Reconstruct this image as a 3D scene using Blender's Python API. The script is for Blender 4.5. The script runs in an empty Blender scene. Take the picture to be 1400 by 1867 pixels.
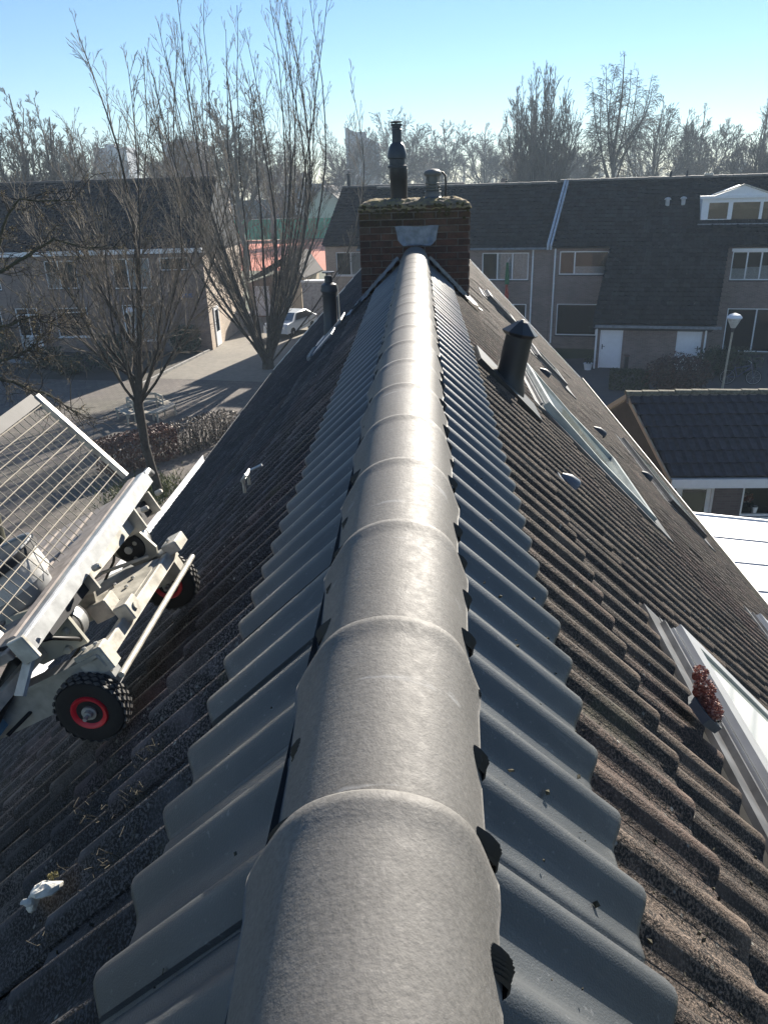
import bpy, math, random
import numpy as np
from mathutils import Vector, Matrix
D = bpy.data
SC = bpy.context.scene
COL = SC.collection
R = math.radians

# ------------------------------------------------------------------ camera
CAMZ = 9.0
cd = D.cameras.new('camera'); cam = D.objects.new('camera', cd); COL.objects.link(cam)
pt, yw, rl = R(23.42), R(-3.15), R(-1.81)
fw = Vector((math.sin(yw)*math.cos(pt), math.cos(yw)*math.cos(pt), -math.sin(pt)))
rt0 = Vector((math.cos(yw), -math.sin(yw), 0)); up0 = rt0.cross(fw)
rt = rt0*math.cos(rl) + up0*math.sin(rl); up = -rt0*math.sin(rl) + up0*math.cos(rl)
cam.matrix_world = Matrix(((rt.x, up.x, -fw.x, 0), (rt.y, up.y, -fw.y, 0), (rt.z, up.z, -fw.z, CAMZ), (0, 0, 0, 1)))
cd.sensor_fit = 'VERTICAL'; cd.sensor_height = 36.0; cd.lens = 36.0*1397/1867
cd.clip_start = 0.05; cd.clip_end = 4000
SC.camera = cam

# ------------------------------------------------------------------ sky, sun, exposure
SUN_AZ, SUN_EL = R(20), R(24.3)
w = D.worlds.new('World'); SC.world = w; w.use_nodes = True
nt = w.node_tree
sky = nt.nodes.new('ShaderNodeTexSky'); sky.sky_type = 'NISHITA'; sky.sun_disc = False
sky.sun_elevation = SUN_EL; sky.sun_rotation = SUN_AZ
sky.air_density = 1.0; sky.dust_density = 0.0; sky.ozone_density = 5.0; sky.altitude = 0
bg = nt.nodes['Background']; bg.inputs['Strength'].default_value = 0.05
nt.links.new(sky.outputs[0], bg.inputs['Color'])
sl = D.lights.new('sun', 'SUN'); sl.energy = 5.0; sl.angle = R(0.53); sl.color = (1.0, 0.92, 0.80)
sun = D.objects.new('sun', sl); COL.objects.link(sun)
sd = Vector((math.sin(SUN_AZ)*math.cos(SUN_EL), math.cos(SUN_AZ)*math.cos(SUN_EL), math.sin(SUN_EL)))
sun.rotation_euler = sd.to_track_quat('Z', 'Y').to_euler(); sun.location = (0, 0, 30)
vs = SC.view_settings; vs.view_transform = 'Standard'; vs.look = 'None'; vs.exposure = 1.48; vs.gamma = 1.0
vs.use_curve_mapping = False

# ------------------------------------------------------------------ helpers
def tag(o, label=None, cat=None, group=None, kind=None):
    if label: o['label'] = label
    if cat: o['category'] = cat
    if group: o['group'] = group
    if kind: o['kind'] = kind
    return o

def empty(name, loc=(0, 0, 0), rz=0, mat=None):
    o = D.objects.new(name, None); COL.objects.link(o); o.empty_display_size = 0.1
    if mat is not None: o.matrix_world = mat
    else:
        o.location = loc; o.rotation_euler = (0, 0, rz)
    return o

def link(name, me, parent=None, mat=None):
    o = D.objects.new(name, me); COL.objects.link(o)
    if parent is not None: o.parent = parent
    if mat is not None: o.matrix_basis = mat
    return o

def rv3(rg): return Vector((rg.gauss(0, 1), rg.gauss(0, 1), rg.gauss(0, 1))).normalized()

class MB:
    def __init__(s): s.v = []; s.f = []; s.m = []; s.mi = 0; s.M = None
    def add(s, vs, fs):
        n = len(s.v)
        if s.M is not None: vs = [tuple(s.M @ Vector(p)) for p in vs]
        s.v += [tuple(p) for p in vs]
        s.f += [tuple(n+i for i in f) for f in fs]; s.m += [s.mi]*len(fs)
    def box(s, x0, x1, y0, y1, z0, z1):
        s.add([(x0,y0,z0),(x1,y0,z0),(x1,y1,z0),(x0,y1,z0),(x0,y0,z1),(x1,y0,z1),(x1,y1,z1),(x0,y1,z1)],
              [(3,2,1,0),(4,5,6,7),(0,1,5,4),(1,2,6,5),(2,3,7,6),(3,0,4,7)])
    def bbox(s, x0, x1, y0, y1, z0, z1, b=0.01):      # box with chamfered upright and top edges
        pts = []
        for z, k in ((z0, 0), (z1-b, 0), (z1, b)):
            pts.append([(x0+b+k*.0, y0+k, z), (x1-b, y0+k, z), (x1-k, y0+b, z), (x1-k, y1-b, z), (x1-b, y1-k, z), (x0+b, y1-k, z), (x0+k, y1-b, z), (x0+k, y0+b, z)])
        vs = sum(pts, []); fs = [tuple(range(7, -1, -1)), tuple(range(16, 24))]
        for r in range(2):
            for i in range(8): fs.append((r*8+i, r*8+(i+1) % 8, r*8+8+(i+1) % 8, r*8+8+i))
        s.add(vs, fs)
    def beam(s, p, q, w, h, upv=(0, 0, 1)):
        p, q = Vector(p), Vector(q); d = (q-p).normalized(); u = Vector(upv)
        sx = d.cross(u)
        if sx.length < 1e-4: sx = d.cross(Vector((1, 0, 0)))
        sx.normalize(); sy = sx.cross(d)
        vs = [c + sx*a*w/2 + sy*b*h/2 for c in (p, q) for a, b in ((-1,-1),(1,-1),(1,1),(-1,1))]
        s.add(vs, [(3,2,1,0),(4,5,6,7),(0,1,5,4),(1,2,6,5),(2,3,7,6),(3,0,4,7)])
    def tube(s, pts, rad, n=6, caps=True):
        pts = [Vector(p) for p in pts]
        if not hasattr(rad, '__len__'): rad = [rad]*len(pts)
        d0 = (pts[1]-pts[0]).normalized(); a = d0.orthogonal().normalized()
        vs = []; 
        for i, p in enumerate(pts):
            d = (pts[min(i+1, len(pts)-1)]-pts[max(i-1, 0)]).normalized()
            a = (a-d*a.dot(d)); a = a.normalized() if a.length > 1e-6 else d.orthogonal().normalized()
            b = d.cross(a)
            for k in range(n):
                t = 2*math.pi*k/n; vs.append(p+(a*math.cos(t)+b*math.sin(t))*rad[i])
        fs = [(i*n+k, i*n+(k+1) % n, (i+1)*n+(k+1) % n, (i+1)*n+k) for i in range(len(pts)-1) for k in range(n)]
        if caps: fs += [tuple(range(n-1, -1, -1)), tuple((len(pts)-1)*n+k for k in range(n))]
        s.add(vs, fs)
    def lathe(s, prof, c=(0, 0, 0), n=24, axis=(0, 0, 1)):
        ax = Vector(axis).normalized(); a = ax.orthogonal().normalized(); b = ax.cross(a); c = Vector(c); vs = []
        for r, z in prof:
            for k in range(n):
                t = 2*math.pi*k/n; vs.append(c+ax*z+(a*math.cos(t)+b*math.sin(t))*max(r, 1e-4))
        fs = [(i*n+k, i*n+(k+1) % n, (i+1)*n+(k+1) % n, (i+1)*n+k) for i in range(len(prof)-1) for k in range(n)]
        fs += [tuple(range(n-1, -1, -1)), tuple((len(prof)-1)*n+k for k in range(n))]
        s.add(vs, fs)
    def prism(s, poly, vec):                            # closed polygon swept along vec
        n = len(poly); vec = Vector(vec); vs = [Vector(p) for p in poly]; vs += [p+vec for p in vs]
        s.add(vs, [tuple(range(n-1, -1, -1)), tuple(range(n, 2*n))]+[(i, (i+1) % n, n+(i+1) % n, n+i) for i in range(n)])
    def quad(s, *p): s.add(p, [tuple(range(len(p)))])
    def mesh(s, name, mats, smooth=None):
        me = D.meshes.new(name); me.from_pydata(s.v, [], s.f)
        for m in (mats if isinstance(mats, (list, tuple)) else [mats]): me.materials.append(m)
        if any(s.m): me.polygons.foreach_set('material_index', s.m)
        if smooth is not None:
            me.polygons.foreach_set('use_smooth', [True]*len(s.f))
            me.set_sharp_from_angle(angle=R(smooth))
        me.update(); return me
    def build(s, name, mats, parent=None, smooth=None, mat=None):
        return link(name, s.mesh(name, mats, smooth), parent, mat)

# ------------------------------------------------------------------ materials
def node_mat(name):
    m = D.materials.new(name); m.use_nodes = True; t = m.node_tree
    return m, t, t.nodes['Principled BSDF']
def N(t, typ, **kw):
    n = t.nodes.new(typ)
    for k, v in kw.items():
        if k.startswith('i_'):
            n.inputs[int(k[2:]) if k[2:].isdigit() else k[2:]].default_value = v
        else: setattr(n, k, v)
    return n
def ramp(t, fac, stops):
    r = t.nodes.new('ShaderNodeValToRGB'); cr = r.color_ramp
    while len(cr.elements) < len(stops): cr.elements.new(0.5)
    for e, (p, c) in zip(cr.elements, stops): e.position = p; e.color = (*c, 1) if len(c) == 3 else c
    t.links.new(fac, r.inputs[0]); return r
def coords(t, per_object=True):
    tc = N(t, 'ShaderNodeTexCoord')
    if not per_object: return tc.outputs['Object'], None
    oi = N(t, 'ShaderNodeObjectInfo')
    mu = N(t, 'ShaderNodeVectorMath', operation='SCALE'); mu.inputs[3].default_value = 37.0
    cb = N(t, 'ShaderNodeCombineXYZ')
    t.links.new(oi.outputs['Random'], cb.inputs[0]); t.links.new(oi.outputs['Random'], cb.inputs[1])
    t.links.new(cb.outputs[0], mu.inputs[0])
    ad = N(t, 'ShaderNodeVectorMath', operation='ADD')
    t.links.new(tc.outputs['Object'], ad.inputs[0]); t.links.new(mu.outputs[0], ad.inputs[1])
    return ad.outputs[0], oi.outputs['Random']
def mix(t, fac, a, b):
    m = N(t, 'ShaderNodeMix', data_type='RGBA')
    for sock, val in ((m.inputs[0], fac), (m.inputs[6], a), (m.inputs[7], b)):
        if hasattr(val, 'is_linked'): t.links.new(val, sock)
        elif hasattr(val, '__len__'): sock.default_value = (*val, 1) if len(val) == 3 else val
        else: sock.default_value = val
    return m.outputs[2]
def noise(t, vec, scale, detail=4, rough=0.55):
    n = N(t, 'ShaderNodeTexNoise'); n.inputs['Scale'].default_value = scale; n.inputs['Detail'].default_value = detail
    n.inputs['Roughness'].default_value = rough; t.links.new(vec, n.inputs['Vector']); return n.outputs[0]
def bump(t, b, h, strength, dist=0.01):
    n = N(t, 'ShaderNodeBump'); n.inputs['Strength'].default_value = strength; n.inputs['Distance'].default_value = dist
    t.links.new(h, n.inputs['Height']); t.links.new(n.outputs[0], b.inputs['Normal']); return n

def simple(name, col, rough=0.6, metal=0.0, var=0.25, scale=6.0, bmp=0.0, bscale=80.0, spec=0.5, per=True):
    m, t, b = node_mat(name); v, rnd = coords(t, per)
    c1 = tuple(max(0, x*(1-var)) for x in col); c2 = tuple(min(1, x*(1+var)) for x in col)
    r = ramp(t, noise(t, v, scale), [(0.3, c1), (0.7, c2)])
    t.links.new(r.outputs[0], b.inputs['Base Color']); b.inputs['Roughness'].default_value = rough
    b.inputs['Metallic'].default_value = metal; b.inputs['Specular IOR Level'].default_value = spec
    if bmp: bump(t, b, noise(t, v, bscale, 3), bmp, 0.004)
    return m

def mat_tile_new():
    m, t, b = node_mat('anthracite_tile'); v, rnd = coords(t)
    c = ramp(t, noise(t, v, 5, 5), [(0.25, (.052, .058, .064)), (0.75, (.086, .092, .096))])
    f = ramp(t, noise(t, v, 90, 2), [(0.66, (0, 0, 0)), (0.8, (1, 1, 1))])
    col = mix(t, f.outputs[0], c.outputs[0], (.16, .165, .17))
    mp = N(t, 'ShaderNodeMapping'); mp.inputs['Scale'].default_value = (1.0, .12, 1.0); t.links.new(v, mp.inputs[0])
    sk = ramp(t, noise(t, mp.outputs[0], 42, 5, .7), [(0.56, (0, 0, 0)), (0.74, (.38, .38, .38))])
    col = mix(t, sk.outputs[0], col, (.17, .172, .17))
    tc2 = N(t, 'ShaderNodeTexCoord'); sy = N(t, 'ShaderNodeSeparateXYZ'); t.links.new(tc2.outputs['Object'], sy.inputs[0])
    mr = N(t, 'ShaderNodeMapRange'); mr.inputs[1].default_value = -.05; mr.inputs[2].default_value = 0; t.links.new(sy.outputs[1], mr.inputs[0])
    ed = N(t, 'ShaderNodeMath', operation='MULTIPLY'); t.links.new(mr.outputs[0], ed.inputs[0])
    en = ramp(t, noise(t, v, 34, 5, .75), [(.5, (0, 0, 0)), (.72, (.6, .6, .6))]); t.links.new(en.outputs[0], ed.inputs[1])
    col = mix(t, ed.outputs[0], col, (.22, .215, .20))
    sc = ramp(t, noise(t, v, 14, 6, 0.75), [(0.62, (0, 0, 0)), (0.82, (.35, .35, .35))])
    col = mix(t, sc.outputs[0], col, (.12, .125, .13))
    pt_ = ramp(t, rnd, [(0, (.78, .80, .82)), (1, (1.18, 1.16, 1.14))])
    mu_ = N(t, 'ShaderNodeMix', data_type='RGBA', blend_type='MULTIPLY'); mu_.inputs[0].default_value = 1
    t.links.new(col, mu_.inputs[6]); t.links.new(pt_.outputs[0], mu_.inputs[7]); col = mu_.outputs[2]
    t.links.new(col, b.inputs['Base Color'])
    b.inputs['Roughness'].default_value = 0.38; b.inputs['Specular IOR Level'].default_value = 0.5
    bump(t, b, noise(t, v, 380, 2), 0.45, 0.0018); return m
def mat_ridge():
    m, t, b = node_mat('ridge_concrete'); v, rnd = coords(t)
    c = ramp(t, noise(t, v, 7, 6, .65), [(0.25, (.125, .119, .110)), (0.75, (.162, .155, .145))])
    f = ramp(t, noise(t, v, 160, 3), [(0.35, (.45, .45, .45)), (0.65, (1, 1, 1))])
    mul = N(t, 'ShaderNodeMix', data_type='RGBA', blend_type='MULTIPLY'); mul.inputs[0].default_value = 0.5
    t.links.new(c.outputs[0], mul.inputs[6]); t.links.new(f.outputs[0], mul.inputs[7])
    sc = ramp(t, noise(t, v, 26, 6, 0.8), [(0.66, (0, 0, 0)), (0.78, (.7, .7, .7))])
    st = N(t, 'ShaderNodeMapping'); st.inputs['Scale'].default_value = (0.25, 3.0, 1.0); t.links.new(v, st.inputs[0])
    sc2 = ramp(t, noise(t, st.outputs[0], 9, 5, 0.7), [(0.62, (0, 0, 0)), (0.68, (.7, .7, .7))])
    col = mix(t, sc.outputs[0], mul.outputs[2], (.2, .195, .19)); col = mix(t, sc2.outputs[0], col, (.24, .24, .24))
    t.links.new(col, b.inputs['Base Color'])
    rr = ramp(t, noise(t, v, 60, 3), [(0.3, (.62, .62, .62)), (0.7, (.72, .72, .72))])
    t.links.new(rr.outputs[0], b.inputs['Roughness']); b.inputs['Specular IOR Level'].default_value = .42
    h = N(t, 'ShaderNodeMath', operation='ADD'); t.links.new(noise(t, v, 260, 4, .65), h.inputs[0]); t.links.new(noise(t, v, 90, 3), h.inputs[1])
    bump(t, b, h.outputs[0], 0.22, 0.003); return m
def mat_tile_old(name='weathered_tile', per=True, shade_lichen=False):
    m, t, b = node_mat(name); v, rnd = coords(t, per)
    if not per:
        g = N(t, 'ShaderNodeNewGeometry'); rnd = g.outputs['Random Per Island']
        v = g.outputs['Position']
    base = ramp(t, rnd, [(0.0, (.054, .058, .070)), (0.35, (.080, .083, .095)), (0.7, (.102, .103, .112)), (0.9, (.108, .092, .103)), (1.0, (.17, .16, .155))] if shade_lichen else [(0.0, (.085, .064, .052)), (0.35, (.118, .092, .074)), (0.7, (.14, .112, .09)), (0.9, (.125, .083, .07)), (1.0, (.18, .14, .11))])  # first set, for the left slope: shade painted in as darker, cooler stops
    blot = ramp(t, noise(t, v, 6, 6, .7), [(0.3, (.4, .4, .4)), (0.7, (1.35, 1.3, 1.25))])
    mul = N(t, 'ShaderNodeMix', data_type='RGBA', blend_type='MULTIPLY'); mul.inputs[0].default_value = 1
    t.links.new(base.outputs[0], mul.inputs[6]); t.links.new(blot.outputs[0], mul.inputs[7])
    gn = noise(t, v, 190, 3, .65)
    moss = ramp(t, gn, [(0.47, (1, 1, 1)), (0.57, (0, 0, 0))])
    patch = ramp(t, noise(t, v, 4.5, 4, .6), [(0.30, (0, 0, 0)), (0.50, (1, 1, 1))])
    mm = N(t, 'ShaderNodeMath', operation='MULTIPLY'); t.links.new(moss.outputs[0], mm.inputs[0]); t.links.new(patch.outputs[0], mm.inputs[1])
    if per:      # crests are scoured clean, growth sits lower in the wave
        tc2 = N(t, 'ShaderNodeTexCoord'); sz = N(t, 'ShaderNodeSeparateXYZ'); t.links.new(tc2.outputs['Object'], sz.inputs[0])
        mr = N(t, 'ShaderNodeMapRange'); mr.inputs[1].default_value = -.004; mr.inputs[2].default_value = -.013; t.links.new(sz.outputs[2], mr.inputs[0])
        m2_ = N(t, 'ShaderNodeMath', operation='MULTIPLY'); t.links.new(mm.outputs[0], m2_.inputs[0]); t.links.new(mr.outputs[0], m2_.inputs[1]); mm = m2_
    col = mix(t, mm.outputs[0], mul.outputs[2], (.014, .012, .011))
    gr2 = ramp(t, gn, [(0.60, (0, 0, 0)), (0.68, (.28, .28, .28) if shade_lichen else (.7, .7, .7))])
    col = mix(t, gr2.outputs[0], col, (.19, .165, .145))
    vo = N(t, 'ShaderNodeTexVoronoi'); vo.inputs['Scale'].default_value = 30; t.links.new(v, vo.inputs['Vector'])
    li = ramp(t, vo.outputs['Distance'], [(0.10, (1, 1, 1)), (0.17, (0, 0, 0))])
    lp = ramp(t, noise(t, v, 9, 3), [(0.48 if shade_lichen else 0.53, (0, 0, 0)), (0.62, (.85, .85, .85))])
    ml = N(t, 'ShaderNodeMath', operation='MULTIPLY'); t.links.new(li.outputs[0], ml.inputs[0]); t.links.new(lp.outputs[0], ml.inputs[1])
    col = mix(t, ml.outputs[0], col, (.30, .30, .27))
    gr = ramp(t, noise(t, v, 3.1, 4, .7), [(0.60, (0, 0, 0)), (0.75, (.7, .7, .7))])
    col = mix(t, gr.outputs[0], col, (.075, .073, .045))
    t.links.new(col, b.inputs['Base Color']); b.inputs['Roughness'].default_value = 0.85
    b.inputs['Specular IOR Level'].default_value = 0.35
    h = N(t, 'ShaderNodeMath', operation='ADD'); t.links.new(gn, h.inputs[0]); t.links.new(noise(t, v, 60, 3, .6), h.inputs[1])
    bump(t, b, h.outputs[0], 0.9, 0.007); return m
def mat_brickwall(name, c1, c2, mortar, scale=1.0):
    m, t, b = node_mat(name); tc = N(t, 'ShaderNodeTexCoord')
    sx = N(t, 'ShaderNodeSeparateXYZ'); t.links.new(tc.outputs['Object'], sx.inputs[0])
    ad = N(t, 'ShaderNodeMath', operation='ADD'); t.links.new(sx.outputs[0], ad.inputs[0]); t.links.new(sx.outputs[1], ad.inputs[1])
    cb = N(t, 'ShaderNodeCombineXYZ'); t.links.new(ad.outputs[0], cb.inputs[0]); t.links.new(sx.outputs[2], cb.inputs[1])
    br = N(t, 'ShaderNodeTexBrick'); t.links.new(cb.outputs[0], br.inputs['Vector'])
    br.inputs['Color1'].default_value = (*c1, 1); br.inputs['Color2'].default_value = (*c2, 1); br.inputs['Mortar'].default_value = (*mortar, 1)
    br.inputs['Scale'].default_value = 1.0; br.inputs['Brick Width'].default_value = .22; br.inputs['Row Height'].default_value = .0625
    br.inputs['Mortar Size'].default_value = .008
    st = ramp(t, noise(t, tc.outputs['Object'], 0.7, 5, .65), [(0.3, (.72, .72, .72)), (0.7, (1.15, 1.15, 1.15))])
    mul = N(t, 'ShaderNodeMix', data_type='RGBA', blend_type='MULTIPLY'); mul.inputs[0].default_value = 1
    t.links.new(br.outputs[0], mul.inputs[6]); t.links.new(st.outputs[0], mul.inputs[7])
    t.links.new(mul.outputs[2], b.inputs['Base Color']); b.inputs['Roughness'].default_value = .85
    bump(t, b, br.outputs['Fac'], -0.4, 0.01); return m
def mat_glass(name, tint=(.012, .016, .02), alpha=0.6, rough=0.02):
    m, t, b = node_mat(name)
    b.inputs['Base Color'].default_value = (*tint, 1); b.inputs['Roughness'].default_value = rough
    b.inputs['Specular IOR Level'].default_value = .6
    tr = N(t, 'ShaderNodeBsdfTransparent'); tr.inputs[0].default_value = (.9, .94, .96, 1)
    gl = N(t, 'ShaderNodeBsdfGlossy'); gl.inputs['Roughness'].default_value = rough
    fr = N(t, 'ShaderNodeFresnel'); fr.inputs[0].default_value = 1.5
    mx = N(t, 'ShaderNodeMixShader'); t.links.new(fr.outputs[0], mx.inputs[0]); t.links.new(tr.outputs[0], mx.inputs[1]); t.links.new(gl.outputs[0], mx.inputs[2])
    m2 = N(t, 'ShaderNodeMixShader'); m2.inputs[0].default_value = 1-alpha
    t.links.new(mx.outputs[0], m2.inputs[1]); t.links.new(b.outputs[0], m2.inputs[2])
    t.links.new(m2.outputs[0], t.nodes['Material Output'].inputs['Surface']); return m

TILE_NEW = mat_tile_new(); TILE_OLD = mat_tile_old(); TILE_FIELD = mat_tile_old('weathered_tile_field', False); TILE_OLD_SHADED = mat_tile_old('shade_toned_old_tile', True, True); TILE_FIELD_SHADED = mat_tile_old('shade_toned_old_tile_field', False, True); RIDGE = mat_ridge()  # left-slope copies carry that slope's shade in their colour, plus more lichen
WHITE = simple('white_paint', (.82, .83, .84), .45, var=.04)
CREAM = simple('cream_powder_coat', (.46, .44, .385), .5, .15, var=.4, scale=16, bmp=.2)
GALV = simple('galvanised_steel', (.42, .43, .43), .42, .55, var=.22, scale=25)
STEELD = simple('dark_steel', (.035, .036, .04), .5, .3)
ALU = simple('aluminium_trim', (.55, .56, .57), .38, .7, var=.1)
ZINC = simple('zinc_flashing', (.13, .132, .135), .55, .4, var=.45, scale=9)
LEAD = simple('lead_flashing', (.20, .225, .26), .6, .1, var=.35, scale=18, bmp=.5, bscale=30)
BLACK = simple('black_plastic', (.012, .012, .013), .55)
RUBBER = simple('rubber', (.014, .014, .015), .75, bmp=.2, bscale=60)
RED = simple('red_rim', (.62, .02, .035), .4)
WOODG = simple('grey_wood', (.30, .26, .23), .8, var=.35, scale=20)
FLUE = simple('black_flue', (.016, .019, .023), .42, var=.3)
FLUEBLUE = simple('grey_flue', (.028, .036, .046), .45, var=.3)
PLASTIC_GREY = simple('grey_plastic', (.34, .35, .36), .6, var=.25, scale=12, bmp=.2)
MORTAR = simple('mortar', (.17, .155, .14), .95, var=.3, scale=30, bmp=.4)
BRICKS = None
def mat_brick():
    m, t, b = node_mat('chimney_brick'); v, rnd = coords(t)
    base = ramp(t, rnd, [(0, (.05, .028, .022)), (.3, (.12, .055, .038)), (.6, (.085, .045, .036)), (.8, (.15, .075, .05)), (1, (.11, .085, .07))])
    blot = ramp(t, noise(t, v, 14, 5, .7), [(.3, (.35, .35, .35)), (.7, (1.2, 1.2, 1.2))])
    mul = N(t, 'ShaderNodeMix', data_type='RGBA', blend_type='MULTIPLY'); mul.inputs[0].default_value = 1
    t.links.new(base.outputs[0], mul.inputs[6]); t.links.new(blot.outputs[0], mul.inputs[7])
    g = N(t, 'ShaderNodeNewGeometry'); sz = N(t, 'ShaderNodeSeparateXYZ'); t.links.new(g.outputs['Position'], sz.inputs[0])
    mr = N(t, 'ShaderNodeMapRange'); mr.inputs[1].default_value = 8.45; mr.inputs[2].default_value = 8.8; t.links.new(sz.outputs[2], mr.inputs[0])
    mp = N(t, 'ShaderNodeMath', operation='MULTIPLY'); mp.inputs[1].default_value = 1.0
    nz = ramp(t, noise(t, g.outputs['Position'], 9, 5, .75), [(.36, (0, 0, 0)), (.56, (1, 1, 1))])
    t.links.new(mr.outputs[0], mp.inputs[0]); 
    mq = N(t, 'ShaderNodeMath', operation='MULTIPLY'); t.links.new(mp.outputs[0], mq.inputs[0]); t.links.new(nz.outputs[0], mq.inputs[1])
    mo = ramp(t, noise(t, g.outputs['Position'], 45, 3), [(.4, (.012, .012, .006)), (.68, (.085, .07, .018))])
    col = mix(t, mq.outputs[0], mul.outputs[2], mo.outputs[0])
    t.links.new(col, b.inputs['Base Color']); b.inputs['Roughness'].default_value = .9
    bump(t, b, noise(t, v, 90, 4), .7, .006); return m
BRICKS = mat_brick()
MOSS = simple('yellow_moss', (.06, .052, .018), .95, var=.65, scale=22, bmp=.9, bscale=70)
def mat_ground(name, c1, c2, c3, s1=.25, s2=3.0):
    m, t, b = node_mat(name); tc = N(t, 'ShaderNodeTexCoord'); v = tc.outputs['Object']
    c = ramp(t, noise(t, v, s1, 5, .6), [(.35, c1), (.65, c2)])
    f = ramp(t, noise(t, v, s2, 6, .75), [(.3, (.75, .75, .75)), (.7, (1.15, 1.15, 1.15))])
    mul = N(t, 'ShaderNodeMix', data_type='RGBA', blend_type='MULTIPLY'); mul.inputs[0].default_value = 1
    t.links.new(c.outputs[0], mul.inputs[6]); t.links.new(f.outputs[0], mul.inputs[7])
    g = ramp(t, noise(t, v, .11, 4, .6), [(.52, (0, 0, 0)), (.7, (.8, .8, .8))])
    col = mix(t, g.outputs[0], mul.outputs[2], c3)
    t.links.new(col, b.inputs['Base Color']); b.inputs['Roughness'].default_value = .9
    bump(t, b, noise(t, v, 30, 4), .4, .01); return m
def mat_paving(name, *a):
    m = mat_ground(name, *a); t = m.node_tree; b = t.nodes['Principled BSDF']
    tc = N(t, 'ShaderNodeTexCoord'); br = N(t, 'ShaderNodeTexBrick'); t.links.new(tc.outputs['Object'], br.inputs['Vector'])
    br.inputs['Color1'].default_value = (.82, .82, .82, 1); br.inputs['Color2'].default_value = (1.12, 1.1, 1.08, 1); br.inputs['Mortar'].default_value = (.5, .5, .46, 1)
    br.inputs['Scale'].default_value = 1; br.inputs['Brick Width'].default_value = .3; br.inputs['Row Height'].default_value = .3; br.inputs['Mortar Size'].default_value = .012
    src = b.inputs['Base Color'].links[0].from_socket
    mul = N(t, 'ShaderNodeMix', data_type='RGBA', blend_type='MULTIPLY'); mul.inputs[0].default_value = 1
    t.links.new(src, mul.inputs[6]); t.links.new(br.outputs[0], mul.inputs[7]); t.links.new(mul.outputs[2], b.inputs['Base Color']); return m
PAVING = mat_paving('plaza_paving', (.118, .102, .092), (.158, .138, .124), (.115, .108, .082))
PATHM = mat_ground('pale_path', (.19, .172, .145), (.235, .212, .175), (.19, .175, .135))
GRASSM = mat_ground('lawn', (.035, .045, .018), (.06, .07, .028), (.06, .05, .03))
SOIL = mat_ground('bed_soil', (.05, .042, .034), (.075, .065, .05), (.05, .055, .03))
KERBM = simple('kerb_stone', (.32, .31, .29), .85, var=.2)
BROWNBRICK = mat_brickwall('brown_brick_wall', (.185, .125, .105), (.25, .178, .152), (.25, .225, .205))
BEIGEBRICK = mat_brickwall('beige_brick_wall', (.36, .27, .21), (.46, .36, .28), (.44, .39, .34))
CREAMWALL = simple('cream_wall', (.55, .46, .34), .8, var=.1, scale=2)
def mat_roof(name, a, c):
    m, t, b = node_mat(name); g = N(t, 'ShaderNodeNewGeometry')
    r = ramp(t, g.outputs['Random Per Island'], [(0, a), (1, c)])
    s = ramp(t, noise(t, g.outputs['Position'], 1.1, 6, .7), [(.3, (.6, .6, .6)), (.7, (1.3, 1.3, 1.3))])
    mul = N(t, 'ShaderNodeMix', data_type='RGBA', blend_type='MULTIPLY'); mul.inputs[0].default_value = 1
    t.links.new(r.outputs[0], mul.inputs[6]); t.links.new(s.outputs[0], mul.inputs[7])
    l = ramp(t, noise(t, g.outputs['Position'], 7, 3, .6), [(.70, (0, 0, 0)), (.76, (.8, .8, .8))])
    col = mix(t, l.outputs[0], mul.outputs[2], (.13, .13, .12))
    t.links.new(col, b.inputs['Base Color']); b.inputs['Roughness'].default_value = .8; b.inputs['Specular IOR Level'].default_value = .12
    bump(t, b, noise(t, g.outputs['Position'], 40, 3), .4, .01); return m
ROOF_GREEN = mat_roof('dark_roof_tile', (.006, .010, .013), (.017, .023, .027))
ROOF_BROWN = mat_roof('brown_roof_tile', (.010, .009, .013), (.024, .021, .026))
ROOF_SHED = mat_roof('shed_roof_tile', (.03, .028, .034), (.055, .05, .056))
GLASS = mat_glass('window_glass'); GLASS_DARK = mat_glass('dark_window_glass', (.008, .012, .016), .3)
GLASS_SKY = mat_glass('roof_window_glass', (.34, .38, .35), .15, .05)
ROOM = simple('dark_room', (.02, .02, .022), .9)
CURTAIN = simple('curtain', (.8, .8, .8), .9, var=.2, scale=15)
BARK = simple('bark', (.040, .033, .026), .95, var=.4, scale=9, bmp=.6, bscale=25)
BARKG = simple('green_bark', (.05, .05, .028), .95, var=.5, scale=4, bmp=.6, bscale=25)
TWIG = simple('twig', (.15, .125, .095), .9, var=.3, scale=3)
TWIGF = simple('far_twig', (.14, .128, .112), .9, var=.3, scale=1)
CATKIN = simple('dry_catkin', (.24, .18, .08), .9, var=.4, scale=8)
def leaf_mat(name, cols):
    m, t, b = node_mat(name); g = N(t, 'ShaderNodeNewGeometry')
    r = ramp(t, g.outputs['Random Per Island'], cols)
    t.links.new(r.outputs[0], b.inputs['Base Color']); b.inputs['Roughness'].default_value = .6
    b.inputs['Subsurface Weight'].default_value = 0.0; return m
BEECH = leaf_mat('beech_leaf', [(0, (.07, .028, .02)), (.5, (.13, .055, .038)), (1, (.20, .10, .065))])
DRYLEAF = leaf_mat('dry_leaf', [(0, (.06, .045, .03)), (.6, (.13, .10, .075)), (1, (.2, .15, .11))])
GREENLEAF = leaf_mat('evergreen_leaf', [(0, (.012, .022, .012)), (.7, (.03, .05, .022)), (1, (.06, .08, .035))])
REDBUSH = leaf_mat('red_brown_leaf', [(0, (.03, .022, .018)), (.6, (.07, .04, .032)), (1, (.12, .055, .04))])
STONECROP = leaf_mat('red_stonecrop', [(0, (.18, .06, .045)), (.6, (.32, .12, .09)), (1, (.5, .27, .19))])

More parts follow.
